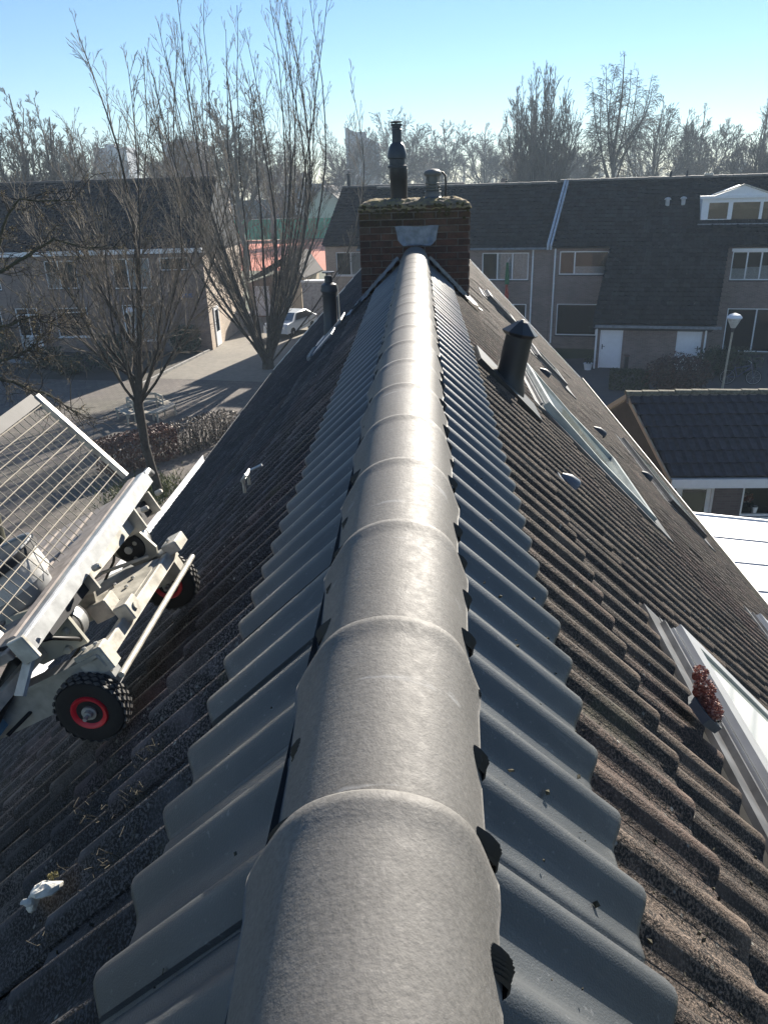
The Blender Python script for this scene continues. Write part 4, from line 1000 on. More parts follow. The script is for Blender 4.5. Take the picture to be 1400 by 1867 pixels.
r1 = empty('terraced_house', (2.9, 44.8, 0), RA)
tag(r1, 'brown brick house beside the chimney with a three pane window and a hanging pennant', 'house')
b = MB(); wall_holes(b, -6.5, 4.28, 0, 5.5, [(.53, 3.08, 3.7, 5.15), (1.6, 3.05, .9, 2.42)])
b.quad((-6.5, 9, 0), (4.28, 9, 0), (4.28, 9, 5.5), (-6.5, 9, 5.5)); b.quad((-6.5, 0, 0), (-6.5, 9, 0), (-6.5, 9, 5.5), (-6.5, 4.5, 8.5), (-6.5, 0, 5.5)); b.build('wall', BROWNBRICK, r1)
tile_roof(r1, lambda f: -6.6, lambda f: 4.0+.5*f, -.3, 5.5-.25*SL+.05, 4.5, 8.55, ROOF_GREEN)
tile_roof(r1, lambda f: -6.6, lambda f: 4.0, 9.25, 5.45, 4.5, 8.55, ROOF_GREEN, te=.66, tw=.6, name='rear_roof_tiles')
b = MB(); b.prism([(-6.6, -.2, 5.3), (-6.6, 4.5, 8.44), (-6.6, 9.2, 5.3)], (10.6, 0, 0)); b.build('roof_deck', STEELD, r1)
ridge_caps(r1, -6.6, 4.1, 4.5, 8.58, D.materials['pale_ridge'])
window(r1, .53, 3.08, 3.7, 5.15, [1, 1.05, 1.05], curtain=[(1, 0, 1), (2, 0, 1)], glass=GLASS)
window(r1, 1.6, 3.05, .9, 2.42, [1, 1])
pipe(r1, 3.30, -.06, .3, 5.35)
b = MB(); b.box(-6.6, 4.0, -.42, -.32, 5.33, 5.43); b.build('eave_gutter', simple('slate_gutter', (.16, .19, .22), .6), r1)
fl = empty('pennant', (2.9, 44.8, 0), RA); tag(fl, 'red and green hanging pennant in front of the three pane window', 'flag')
b = MB(); b.tube([(2.05, -.05, 4.9), (2.0, -.7, 4.75)], .012, 6); b.build('pole', WHITE, fl)
for nm, col, z0, z1 in (('red_cloth', (.38, .05, .03), 2.75, 3.55), ('green_cloth', (.03, .16, .07), 3.55, 4.7)):
    b = MB(); n = 8; vs = []
    for i in range(n+1):
        t = i/n; z = z0+(z1-z0)*t
        for k in range(5): vs.append((2.0+(.05+.07*(1-abs(t-.2)))*(k-2)/2, -.62+.04*math.sin(k*2+i*.5), z))
    b.add(vs, [(i*5+k, i*5+k+1, (i+1)*5+k+1, (i+1)*5+k) for i in range(n) for k in range(4)]); b.build(nm, simple(nm, col, .8), fl, smooth=80)

# ---- house seen just left of the chimney
uc = empty('terraced_house', (-5.94, 50.3, 0), RA)
tag(uc, 'brick house just left of the chimney, gable verge and flue at its ridge end', 'house')
b = MB(); wall_holes(b, .0, 8.0, 0, 5.5, [(.69, 2.6, 3.55, 4.95)]); b.quad((0, 0, 0), (0, 9, 0), (0, 9, 5.5), (0, 4.5, 8.5), (0, 0, 5.5)); b.build('wall', BEIGEBRICK, uc)
tile_roof(uc, lambda f: -.1, lambda f: 8.0, -.3, 5.4, 4.5, 8.62, ROOF_BROWN); b = MB(); b.prism([(-.1, -.2, 5.3), (-.1, 4.5, 8.5), (-.1, 9.2, 5.3)], (8.1, 0, 0)); b.build('roof_deck', STEELD, uc)
ridge_caps(uc, -.1, 8, 4.5, 8.66, D.materials['pale_ridge']); window(uc, .69, 2.6, 3.55, 4.95, [1, 1], sillmat=WHITE, curtain=[(1, 0, 1)])
b = MB(); b.tube([(.35, 4.5, 8.6), (.35, 4.5, 9.4)], .11, 12); b.lathe([(.1, 0), (.16, .02), (.16, .08), (.05, .1)], (.35, 4.5, 9.35), 12); b.lathe([(.02, 0), (.34, .005), (.34, .03), (.02, .06)], (.35, 4.5, 9.62), 14); b.tube([(.35, 4.5, 9.4), (.35, 4.5, 9.63)], .03, 6); b.build('flue_pipe', STEELD, uc, smooth=40)

# ---- left row
LA = R(-1.5)
lb = empty('terraced_house', (-12.35, 45.2, 0), LA)
tag(lb, 'long brown brick terrace behind the bare trees on the left, with sunlit gable end', 'house')
b = MB(); X0 = -22
wall_holes(b, X0, 0, 0, 5.55, [(-2.55, -.87, 4.6, 5.3), (-5.35, -3.15, 3.63, 5.3), (-9.38, -7.5, 3.7, 5.27), (-9.26, -7.28, .92, 2.62), (-5.14, -3.27, .62, 2.72), (-11.69, -10.34, 0, 2.64), (-14.2, -12.2, 3.7, 5.27), (-14.6, -12.6, .92, 2.62)])
b.quad((X0, 8.6, 0), (0, 8.6, 0), (0, 8.6, 5.6), (X0, 8.6, 5.6)); b.build('wall', BROWNBRICK, lb)
b = MB(); b.quad((0, 0, 0), (0, 8.6, 0), (0, 8.6, 5.6), (0, 4.3, 9.3), (0, 0, 5.6)); b.build('gable_wall', mat_brickwall('pale_gable_brick', (.44, .34, .26), (.55, .44, .34), (.52, .47, .40)), lb)
b = MB(); b.box(.005, .06, .9, 1.9, .05, 2.35); o = b.build('side_door', WHITE, lb); g = MB(); g.box(.06, .066, 1.05, 1.75, .9, 2.15); g.build('pane', GLASS, o)
for (y, z) in ((4.2, 7.3), (3.3, 4.2)):
    b = MB(); b.box(.005, .05, y, y+.28, z, z+.28); b.build('gable_vent', WHITE, lb)
SLl = (9.5-5.75)/4.3
tile_roof(lb, lambda f: X0, lambda f: .15, -.25, 5.62, 4.3, 9.45, ROOF_BROWN); tile_roof(lb, lambda f: X0, lambda f: .15, 8.85, 5.62, 4.3, 9.45, ROOF_BROWN, te=.66, tw=.6, name='rear_roof_tiles')
b = MB(); b.prism([(X0, -.2, 5.5), (X0, 4.3, 9.36), (X0, 8.8, 5.5)], (-X0+.13, 0, 0)); b.build('roof_deck', STEELD, lb)
ridge_caps(lb, X0, .15, 4.3, 9.46, simple('dark_ridge', (.05, .045, .045), .8))
b = MB(); b.box(X0, .12, -.40, -.22, 5.56, 5.80); b.build('fascia', WHITE, lb)
window(lb, -2.55, -.87, 4.6, 5.3, [1], sillmat=BLACK); window(lb, -5.35, -3.15, 3.63, 5.3, [1, 1.6], curtain=[(1, 0, 1)]); window(lb, -9.38, -7.5, 3.7, 5.27, [1, 1.4], curtain=[(0, 0, .6)])
window(lb, -9.26, -7.28, .92, 2.62, [1], glass=GLASS_DARK, sillmat=WHITE, hmid=2.35); window(lb, -5.14, -3.27, .62, 2.72, [.5, 1.2], sillmat=WHITE, curtain=[(1, 0, .9)])
window(lb, -14.2, -12.2, 3.7, 5.27, [1, 1]); window(lb, -14.6, -12.6, .92, 2.62, [1, 1], sillmat=WHITE)
d_ = window(lb, -11.69, -10.34, 1.0, 2.64, [1, .8], sill=False, name='porch_window', hmid=2.25)
b = MB(); b.box(-11.69, -10.34, .03, .1, .0, 1.0); o = b.build('door', WHITE, lb); h = MB(); h.box(-11.5, -11.2, .02, .03, .86, .92); h.build('letter_slot', BLACK, o)
b = MB(); b.box(-1.47, -.84, -.03, -.005, 3.07, 3.3); b.build('name_plate', simple('blue_plate', (.06, .10, .22), .4), lb)

# ---- garage with white fascia on the right, with countable roof tiles
gs = empty('garage', (5.9, 17.25, 0), R(-1))
tag(gs, 'small garage with dark tiled roof and white fascia beside the white canopy', 'garage')
GA, GB = (-.3, 2.46), (2.15, 3.82)
b = MB(); wall_holes(b, .1, 5.2, 0, 2.2, [(.18, 1.09, 0, 2.13), (1.75, 3.4, 1.25, 2.13)], y=.15)
b.quad((.1, .15, 0), (.1, 4.2, 0), (.1, 4.2, 2.3), (.1, 2.15, 3.6), (.1, .15, 2.3)) ; b.build('wall', mat_brickwall('violet_brick_wall', (.13, .10, .10), (.17, .13, .13), (.16, .15, .15)), gs)
b = MB(); b.quad((-.02, .2, 2.2), (-1.1, 4.1, 2.2), (-.58, 2.15, 3.68)); b.build('gable_board', simple('beige_board', (.70, .56, .43), .8), gs)
b = MB(); b.beam((-.13, -.28, 2.36), (-.70, 2.15, 3.74), .04, .12, (0, -.5, 1)); b.beam((-1.25, 4.5, 2.36), (-.70, 2.15, 3.74), .04, .12, (0, .5, 1)); b.build('barge_board', CREAMWALL, gs)
b = MB(); b.prism([(-.1, -.28, 2.33), (-.66, 2.15, 3.72), (-1.2, 4.55, 2.33)], (5.4, 0, 0)); b.build('roof_deck', STEELD, gs)
b = MB(); wx, we = .238, .43
L_ = math.hypot(GB[0]-GA[0], GB[1]-GA[1]); ny_ = int(round(L_/we)); we = L_/ny_; e_ = Vector((0, (GB[0]-GA[0])/L_, (GB[1]-GA[1])/L_)); n_ = Vector((0, -e_.z, e_.y))
vs = [(x, y, z) for (y, z0_) in ((0, .036), (0, 0.0), (.46, .004)) for (x, z) in ((0, z0_-.006), (.02, z0_+.006), (.07, z0_+.026), (.12, z0_+.008), (.2, z0_), (.236, z0_))]
vs = [(x, y, z+(0 if i >= 12 or i < 6 else -.0)) for i, (x, y, z) in enumerate(vs)]
tb = MB(); tb.add(vs[6:12]+vs[0:6]+vs[12:18], [(r*6+i, r*6+i+1, (r+1)*6+i+1, (r+1)*6+i) for r in range(2) for i in range(5)]); ME_ST = tb.mesh('tile', simple('shed_tile', (.034, .032, .038), .75, var=.35, scale=7, bmp=.5, bscale=50))
rg = random.Random(4)
for r in range(ny_):
    for k in range(24):
        p = Vector((-.1+wx*k-.6*(r+.5)/ny_, GA[0], GA[1]))+e_*(we*r)+n_*rg.uniform(0, .008)
        M = Matrix(((1, 0, 0, p.x), (0, e_.y, n_.y, p.y), (0, e_.z, n_.z, p.z), (0, 0, 0, 1))) @ Matrix.Rotation(rg.gauss(0, .01), 4, 'Z')
        link('tile', ME_ST, gs, M)
for k in range(14):
    b = MB(); x = -.74+.41*k; dz = rg.uniform(-.01, .01)
    for (xa, s_) in ((x, 1), ): 
        vs = [(xx, 2.15-.14*sc_*math.cos(math.pi*t/6), 3.80+dz+.10*sc_*math.sin(math.pi*t/6)) for xx, sc_ in ((x, 1.05), (x+.405, .92)) for t in range(7)]
        b.add(vs, [(i, i+1, 8+i, 7+i) for i in range(6)]+[tuple(range(7))])
    b.build('ridge_tile', simple('mossy_ridge', (.14, .13, .09), .9, var=.5, scale=14, bmp=.6) if 'mossy_ridge' not in D.materials else D.materials['mossy_ridge'], gs)
b = MB(); b.box(-.1, 5.3, -.36, -.24, 2.20, 2.42); b.build('fascia', WHITE, gs)
b = MB(); b.prism([(-.72, 1.98, 3.60), (-.72, 2.02, 3.79), (-.72, 2.15, 3.86), (-.72, 2.28, 3.79), (-.72, 2.32, 3.60)], (5.9, 0, 0)); b.build('ridge_mortar', MORTAR, gs)
door(gs, .18, 1.09, 2.13, .15, glazed=(.5, 1.95)); w_ = window(gs, 1.75, 3.4, 1.25, 2.13, [1], y=.15, sillmat=WHITE)
vz = empty('flower_vase', (7.86, 17.49, 1.3)); tag(vz, 'orange flowers in a pale pot standing in the garage window', 'flowers')
b = MB(); b.lathe([(.05, 0), (.07, .02), (.085, .16), (.08, .17), (.06, .15)], (.18, 0, 0), 16); b.build('pot', WHITE, vz, smooth=40)
b = MB(); leafball(b, (0, 0, .38), (.12, .06, .14), 90, .045, 6, shell=.2); b.build('blossom', leaf_mat('orange_blossom', [(0, (.5, .12, .06)), (.5, (.6, .3, .2)), (1, (.75, .55, .45))]), vz)
b = MB(); b.tube([(.18, 0, .15), (.1, 0, .25), (0, 0, .36)], .008, 5); leafball(b, (.1, 0, .2), (.15, .05, .05), 16, .06, 9); b.build('stem', GREENLEAF, vz)

# ---- white canopy roof against the house
cp = empty('patio_canopy', (4.3, 5.0, 0)); tag(cp, 'white panelled patio canopy sloping away from the eave at the right edge', 'canopy')
WP = simple('opal_panel', (.70, .68, .68), .5, var=.05, scale=3)
for k in range(9):
    y1 = 9.06-1.02*k; y0 = y1-1.005
    if y1 < .2: break
    b = MB(); b.prism([(.1, y0, 2.86), (4.2, y0, 2.36), (4.2, y0, 2.40), (.1, y0, 2.90)], (0, y1-y0, 0)); b.build('panel', WP, cp)
    b = MB(); b.beam((.1, y0-.008, 2.905), (4.2, y0-.008, 2.405), .05, .03); b.build('glazing_bar', simple('grey_bar', (.45, .47, .5), .4) if 'grey_bar' not in D.materials else D.materials['grey_bar'], cp)
b = MB(); b.beam((.1, 9.08, 2.87), (4.2, 9.08, 2.37), .05, .12); b.build('edge_profile', WHITE, cp)
for y in (.3, 4.5, 8.9):
    b = MB(); b.box(3.95, 4.05, y-.05, y+.05, 0, 2.36); b.build('post', WHITE, cp)

# ---- cream garage far down the path, and the car before it
cg = empty('garage', (-9.6, 56.5, 0), R(-8)); tag(cg, 'cream gabled garage with grey roof behind the many stemmed tree', 'garage')
b = MB(); b.prism([(-1.0, 0, 0), (1.1, 0, 0), (1.1, 0, 2.9), (.25, 0, 4.2), (-1.0, 0, 2.5)], (0, 5, 0)); b.build('wall', CREAMWALL, cg)
b = MB(); b.prism([(.25, -.1, 4.35), (-3.2, -.1, 2.55), (-3.2, -.1, 2.45), (.25, -.1, 4.22)], (0, 5.3, 0)); b.prism([(.25, -.1, 4.35), (.25, -.1, 4.22), (1.4, -.1, 2.7), (1.4, -.1, 2.8)], (0, 5.3, 0)); b.build('roof', ROOF_BROWN, cg)
b = MB(); b.prism([(-3.0, .3, 0), (-1.05, .3, 0), (-1.05, .3, 2.9), (-3.0, .3, 2.4)], (0, 4.5, 0)); b.build('side_wall', BROWNBRICK, cg)
b = MB(); b.bbox(1.2, 2.9, -.2, .4, 0, 2.5, .02); b.build('shed_side', simple('grey_render', (.34, .34, .36), .8), cg); b = MB(); b.box(1.15, 2.95, -.28, .45, 2.5, 2.62); b.build('flat_roof', WHITE, cg)
b = MB(); b.box(-2.6, -1.4, .24, .295, .1, 2.2); b.build('door', simple('blue_white_door', (.5, .53, .58), .5), cg)
def car(loc, rz, paint, label):
    c = empty('parked_car', loc, rz); tag(c, label, 'car')
    prof_ = [(-2.1, .35), (-2.12, .75), (-1.95, .92), (-1.2, .98), (-.55, 1.42), (.9, 1.45), (1.75, 1.05), (2.05, .95), (2.1, .4)]
    b = MB()
    sec = [(-.82, 0), (-.86, .3), (-.80, 1)]
    vs = []
    for yy, in_ in ((-.84, 0), (-.80, 1), (.80, 1), (.84, 0)):
        for x, z in prof_:
            k = .16*max(0, z-.95)/.5*(1 if yy > 0 else -1)*(1 if True else 0)
            vs.append((x*(.985 if in_ == 0 else 1), yy-k*1.0, z if in_ else z-.03))
    n = len(prof_); b.add(vs, [(q*n+i, q*n+i+1, (q+1)*n+i+1, (q+1)*n+i) for q in range(3) for i in range(n-1)]+[tuple(range(n-1, -1, -1)), tuple(range(3*n, 4*n))]); b.build('body', paint, c, smooth=25)
    g = MB(); g.quad((-1.15, -.70, 1.02), (-1.15, .70, 1.02), (-.62, .64, 1.40), (-.62, -.64, 1.40)); g.M = Matrix.Translation((-.02, 0, .012)); g.quad((-1.15, -.70, 1.02), (-1.15, .70, 1.02), (-.62, .64, 1.40), (-.62, -.64, 1.40)); g.build('windscreen', GLASS_DARK, c)
    for sy in (-1, 1):
        g = MB(); g.quad((-.85, sy*.835, 1.0), (1.45, sy*.835, 1.02), (.85, sy*.735, 1.40), (-.5, sy*.735, 1.38)); g.build('side_window', GLASS_DARK, c)
        for x in (-1.3, 1.3):
            t = MB(); t.lathe([(.2, -.1), (.31, -.1), (.32, -.06), (.32, .06), (.31, .1), (.2, .1)], (x, sy*.76, .32), 20, (0, 1, 0)); o = t.build('wheel', RUBBER, c, smooth=40)
            t = MB(); t.lathe([(.03, -.105), (.2, -.09), (.2, .09), (.03, .105)], (x, sy*.76, .32), 16, (0, 1, 0)); t.build('rim', GALV, o, smooth=40)
        t = MB(); t.box(-2.14, -2.08, sy*.55-.15, sy*.55+.15, .66, .8); t.build('headlight', CURTAIN, c)
    return c
CARP = simple('white_blue_paint', (.5, .55, .6), .25, var=.03)
car((-8.4, 50.2, 0), R(70), CARP, 'pale blue-white car parked behind the many stemmed tree')

# ================================================================== VEGETATION
def rv(rg): return Vector((rg.gauss(0, 1), rg.gauss(0, 1), rg.gauss(0, 1))).normalized()
def branch(b, rg, p, d, L_, r0, r1, nseg, wob, trop, sides, pts_out=None):
    pts = [p.copy()]; rad = [r0]; d = d.normalized()
    for i in range(nseg):
        d = (d+rv(rg)*wob+Vector((0, 0, trop))).normalized(); p = p+d*(L_/nseg); pts.append(p.copy()); rad.append(r0+(r1-r0)*(i+1)/nseg)
    b.tube(pts, rad, sides, False); return pts, d
def along(pts, t):
    k = min(int(t*(len(pts)-1)), len(pts)-2); f = t*(len(pts)-1)-k; return pts[k].lerp(pts[k+1], f), (pts[k+1]-pts[k]).normalized()
def sub(b, rg, pts, n, t0, ang, L_, r0, levels, wob=.10, trop=.06, sides=3, rmin=.004, taper=True):
    for i in range(n):
        t = t0+(1-t0)*((i+rg.random())/n)**.9; p, d = along(pts, min(t, .999))
        ax = d.cross(rv(rg)).normalized(); dd = (Matrix.Rotation(ang*rg.uniform(.7, 1.3), 3, ax) @ d)
        l_ = L_*rg.uniform(.55, 1.25)*((1.2-.85*t) if taper else 1); rr = max(rmin, r0*(1.1-.6*t))
        q, _ = branch(b, rg, p, dd, l_, rr, max(rmin*.6, rr*.3), 4 if levels else 3, wob, trop, sides)
        if levels:
            nn, LL, aa = levels[0]; sub(b, rg, q, max(2, int(round(nn*l_/L_))), .22, aa, l_*LL, rr*.55, levels[1:], wob, trop, 3, rmin)
def tree(loc, label, group, seed, trunk_pts, trunk_r, n1, L1, ang1, r1, levels, t0=.3, trop=.08, wob=.1, rmin=.004, name='bare_tree', bark=None, twig=None, stems=None):
    rg = random.Random(seed); t = empty(name, loc); tag(t, label, 'tree', group)
    tb, cb = MB(), MB(); tops = []
    tp = [Vector(p) for p in trunk_pts]; tb.tube(tp, trunk_r, 9)
    tops = [tp]
    for st, sr in (stems or []):
        sp = [Vector(p) for p in st]; tb.tube(sp, sr, 6, False); tops.append(sp)
    for q in tops: sub(cb, rg, q, n1, t0 if q is tp else .12, ang1, L1, r1, levels, wob, trop, 3, rmin)
    tb.build('trunk', bark or BARK, t, smooth=60); cb.build('crown', twig or TWIG, t); return t
def stem(rg, p0, p1, n=7, bow=.1, r0=.07, r1=.012, outw=.18):
    p0, p1 = Vector(p0), Vector(p1); d = p1-p0; o = rv(rg)*d.length*bow*.3; o.z = 0; out = Vector((d.x, d.y, 0))*outw
    pts = [p0+d*(i/n)+(o+out)*math.sin(math.pi*i/n)+rv(rg)*.055*(0 if i in (0,) else 1) for i in range(n+1)]
    return pts, [r0+(r1-r0)*(i/n)**.8 for i in range(n+1)]
# near tree by the hedge
rg = random.Random(2); B1 = Vector((-8.45, 22.4, 0))
def rel(p): return Vector(p)-B1
tr1 = [(.0, .1, -.1), (.0, .0, .4), (-.16, .02, 1.6), (-.17, 0, 2.9), (-.05, 0, 3.6), (.1, 0, 4.5)]
tips = [(-8.7, 22.6, 12.7), (-9.3, 22.2, 9.6), (-10.4, 21.6, 8.4), (-6.6, 22.0, 10.2), (-5.9, 22.6, 8.2), (-7.3, 23.6, 11.0), (-10.9, 23.0, 6.8), (-6.9, 21.0, 7.2), (-9.8, 23.8, 10.6), (-11.2, 22.2, 9.3), (-5.2, 23.2, 9.4), (-8.0, 21.3, 9.2), (-7.6, 22.8, 12.0)]
stems = []
for i, tp_ in enumerate(tips):
    st = stem(rg, tr1[3 if i % 3 else 4] if i > 1 else tr1[5], rel(tp_), 9, .3, r0=.085 if i < 2 else .05, r1=.007); stems.append(st)
tree(tuple(B1), 'dark bare tree standing in the hedge by the round bench', None, 4, tr1, [.17, .15, .13, .15, .12, .09], 26, 1.9, R(30), .02, [(8, .55, R(32)), (3, .55, R(30))], t0=.8, trop=.07, wob=.06, rmin=.0065, stems=stems)
# many stemmed tree
rg = random.Random(9); B2 = Vector((-8.1, 40.0, 0))
tr2 = [(0, 0, -.1), (.02, 0, .35), (.0, 0, .8)]
stems = []
for i in range(32):
    a = 2*math.pi*i/32+rg.uniform(-.2, .2); k = rg.uniform(.25, 1.0); top = Vector((math.cos(a)*5.4*math.sqrt(k)+.4, math.sin(a)*3.2*k, 17.0-3.6*k*k+rg.uniform(-1.8, 1.0)))
    if i < 3: top = Vector(((-4.6, 4.9, -3.6)[i], 0, (12.5, 13.6, 15.8)[i]))
    stems.append(stem(rg, (rg.uniform(-.12, .12), rg.uniform(-.12, .12), rg.uniform(.0, .5)), top, 10, .26, rg.uniform(.055, .105), .012, .32))
tree(tuple(B2), 'tall bare tree of many upright stems rising from behind the left eave', None, 6, tr2, [.34, .3, .1], 18, 2.6, R(26), .024, [(8, .55, R(30)), (3, .55, R(25))], t0=.5, trop=.10, wob=.05, rmin=.0095, stems=stems, bark=BARK)
# twisted branches reaching in from the left edge
B0 = Vector((-7.7, 12.2, 0)); rg = random.Random(12)
t0_ = empty('contorted_tree', tuple(B0)); tag(t0_, 'twisted mossy tree reaching in from the left edge with dry catkins', 'tree')
tb = MB(); tb.tube([(-.2, 0, 0), (-.1, .1, 2.5), (0, 0, 5.0), (.1, .1, 6.6), (.3, -.1, 8.0), (.2, 0, 9.2)], [.22, .2, .17, .13, .09, .04], 9, False)
mains = [[(.3, 0, 7.0), (1.2, -.2, 7.85), (1.75, -.2, 8.1), (2.2, -.2, 8.33), (2.6, -.2, 8.2), (3.1, -.1, 8.18)], [(.1, 0, 6.0), (.8, -.1, 6.45), (1.3, -.1, 6.62), (1.75, -.2, 6.9)], [(.3, 0, 7.4), (1.0, .1, 7.9), (1.3, .1, 8.5), (1.7, .0, 8.9), (2.5, .1, 8.85)], [(.2, 0, 6.6), (.9, -.2, 6.2), (1.6, -.3, 6.0), (2.1, -.2, 5.6)], [(.3, 0, 7.0), (.9, .1, 7.0), (1.5, .1, 7.15), (1.9, .1, 6.95)]]
cb = MB(); ck = MB()
for m_ in mains:
    # smooth the polyline a little
    mm = [Vector(p) for p in m_]; q = [mm[0]]
    for a, c in zip(mm, mm[1:]): q += [a.lerp(c, .33)+rv(rg)*.03, a.lerp(c, .66)+rv(rg)*.03, c]
    tb.tube(q, [.034*(1-.8*i/len(q)) for i in range(len(q))], 7, False)
    for i in range(46):
        p, d = along(q, rg.uniform(.2, .999)); l_ = rg.uniform(.3, 1.0)
        z, _ = branch(cb, rg, p, (d+rv(rg)*1.1), l_, .009, .003, 7, .45, -.05, 4)
        for j in range(3):
            p2, d2 = along(z, rg.uniform(.3, .99)); z2, _ = branch(cb, rg, p2, d2+rv(rg)*1.2, l_*.5, .004, .002, 5, .5, -.06, 3)
            if rg.random() < .55:
                for _ in range(7): leafball(ck, tuple(p2+rv(rg)*.05), (.018, .018, .03), 2, .012, rg.randint(0, 9999))
tb.build('trunk', BARKG, t0_, smooth=60); cb.build('twigs', BARK, t0_); ck.build('catkins', CATKIN, t0_)

# skyline trees (each its own seed)
def round_tree(x, y, h, spread, label, seed, rmin=.022, group='bare trees along the skyline', n1=20, lv=((11, .62, R(36)), (6, .62, R(34))), up_=.05, tr=.28, trunkh=.28, name='bare_tree', forks=5, droop=0):
    rg = random.Random(seed); tp = [(0, 0, -.2), (rg.uniform(-.2, .2), 0, h*trunkh*.5), (rg.uniform(-.3, .3), 0, h*trunkh), (rg.uniform(-.4, .4), 0, h*.62), (rg.uniform(-.4, .4), 0, h*.9)]
    st = []
    for i in range(forks):
        a = 2*math.pi*(i+rg.random()*.6)/forks; k = rg.uniform(.55, 1); top = (math.cos(a)*spread*k, math.sin(a)*spread*k, h*(1-.32*k*k)+rg.uniform(-1, .6))
        s_ = stem(rg, (0, 0, h*trunkh*rg.uniform(.7, 1.3)), top, 7, .3, tr*.55, .03); st.append(s_)
    return tree((x, y, 0), label, group, seed, tp, [tr*1.2, tr, tr*.9, tr*.5, .04], n1, spread*.8, R(38), tr*.2, list(lv), t0=.3, trop=up_*.6, wob=.07, rmin=rmin, name=name, bark=TWIGF, twig=TWIGF, stems=st)
# dense upright tree
rg = random.Random(31); st = []
for i in range(46):
    a = 2*math.pi*i/46*3.1; k = math.sqrt(rg.random()); st.append(stem(rg, (rg.gauss(0, .15), rg.gauss(0, .15), rg.uniform(.6, 2.5)), (math.cos(a)*4.3*k, math.sin(a)*3.6*k, 19.4-5.4*k*k+rg.uniform(-1.0, .5)), 7, .12, .10, .02))
tree((13.4, 95, 0), 'dense broom shaped bare tree, tallest mass right of the chimney', None, 14, [(0, 0, 0), (0, 0, 2), (0, 0, 5)], [.4, .35, .2], 18, 3.2, R(22), .045, [(12, .62, R(24)), (3, .6, R(22))], trop=.07, wob=.05, rmin=.022, stems=st, bark=TWIGF, twig=TWIGF)
# drooping birch
rg = random.Random(33); st = []
for i in range(9):
    a = 2*math.pi*i/9; k = rg.uniform(.5, 1); st.append(stem(rg, (0, 0, rg.uniform(6, 11)), (math.cos(a)*4.2*k, math.sin(a)*3.5*k, 20.8-3.6*k*k), 7, .2, .13, .025))
tree((22.9, 100, 0), 'tall airy birch with drooping twigs behind the long ridge', None, 15, [(0, 0, 0), (.2, 0, 5), (-.2, 0, 11), (.2, 0, 17), (.1, 0, 21.4)], [.34, .28, .2, .1, .03], 22, 2.6, R(45), .04, [(14, .8, R(45)), (3, .7, R(30))], trop=-.15, wob=.06, rmin=.019, stems=st, bark=TWIGF, twig=TWIGF)
SK = [(32.6, 118, 19.4, 6.0, 'wide rounded bare tree just right of the birch', 41), (40.0, 122, 18.2, 5.2, 'bare tree with open crown second from the right edge', 42), (43.0, 108, 17.6, 5.0, 'bare tree cut by the right edge of the skyline', 43),
      (5.0, 168, 20.6, 5.5, 'slender bare tree above the grey roof cowl', 44), (13.4, 172, 20.2, 5.5, 'oval bare tree between the cowl and the broom shaped tree', 45), (-4.5, 150, 21.4, 6.0, 'bare tree directly behind the tall chimney flue', 46), (-11.5, 140, 19.6, 6.0, 'bare tree left of the tall chimney flue', 47),
      (-33.4, 70, 18.2, 2.6, 'narrow bare tree at the left edge, taller of two', 48), (-31.6, 72, 16.4, 2.4, 'narrow bare tree at the left edge, shorter of two', 49), (-43.5, 108, 18.0, 5.5, 'bare tree over the left roof beyond its middle', 50), (-29.6, 100, 19.4, 5.5, 'bare tree above the right part of the left roof', 51), (-18.0, 82, 20.8, 3.2, 'upright bare tree behind the many stemmed tree', 52),
      (1.0, 190, 17.5, 5.0, 'low hazy tree between the flue and the cowl', 53), (27.8, 150, 15.5, 5.0, 'low dark tree under the birch crown', 54), (36.5, 90, 13.0, 3.8, 'small bare tree below the wide rounded tree', 55), (20.0, 175, 17.0, 5.5, 'hazy bare tree between broom shaped tree and birch', 56), (-22.5, 125, 17.5, 5.5, 'hazy bare tree left of the many stemmed crown', 57), (-37.0, 130, 17.0, 5.5, 'hazy bare tree over the pale tower block', 58)]
for (x, y, h, sp, lab, sd_) in SK: round_tree(x, y, h, sp, lab, sd_, rmin=.010+.00017*y, forks=6 if sp > 4 else 9, up_=.05 if sp > 4 else .12)
# far wood
rg = random.Random(77); b = MB()
for i in range(150):
    y = rg.uniform(190, 380); x = rg.uniform(-.62, .56)*y; h = rg.uniform(8, 13.5)*(1 if y > 230 else .8)
    tp = [Vector((x, y, 0)), Vector((x+rg.uniform(-.4, .4), y, h*.5)), Vector((x+rg.uniform(-.6, .6), y, h))]; b.tube(tp, [.3, .2, .05], 4, False)
    for k in range(22):
        p, d = along(tp, rg.uniform(.15, .98)); q, _ = branch(b, rg, p, d*.9+Vector((rg.gauss(0, .8), rg.gauss(0, .8), .3)), rg.uniform(2, 5), .09, .04, 3, .1, .06, 3)
        for j in range(8): p2, d2 = along(q, rg.uniform(.2, .99)); branch(b, rg, p2, d2+rv(rg)*.55, rg.uniform(1, 2.6), .05, .03, 2, .1, .05, 3)
o = b.build('far_wood', TWIGF); tag(o, kind='stuff')
b = MB(); rg = random.Random(78)
for i in range(9000):
    y = rg.uniform(170, 390); x = rg.uniform(-.62, .58)*y; z = abs(rg.gauss(0, 2.6)); s_ = rg.uniform(.3, .7); e = rv(rg)*s_; f = e.cross(rv(rg)).normalized()*s_*.7
    p = Vector((x, y, z)); b.quad(p-e, p-f, p+e, p+f)
o = b.build('undergrowth', leaf_mat('undergrowth_leaf', [(0, (.035, .03, .024)), (1, (.075, .062, .045))])); tag(o, kind='stuff')

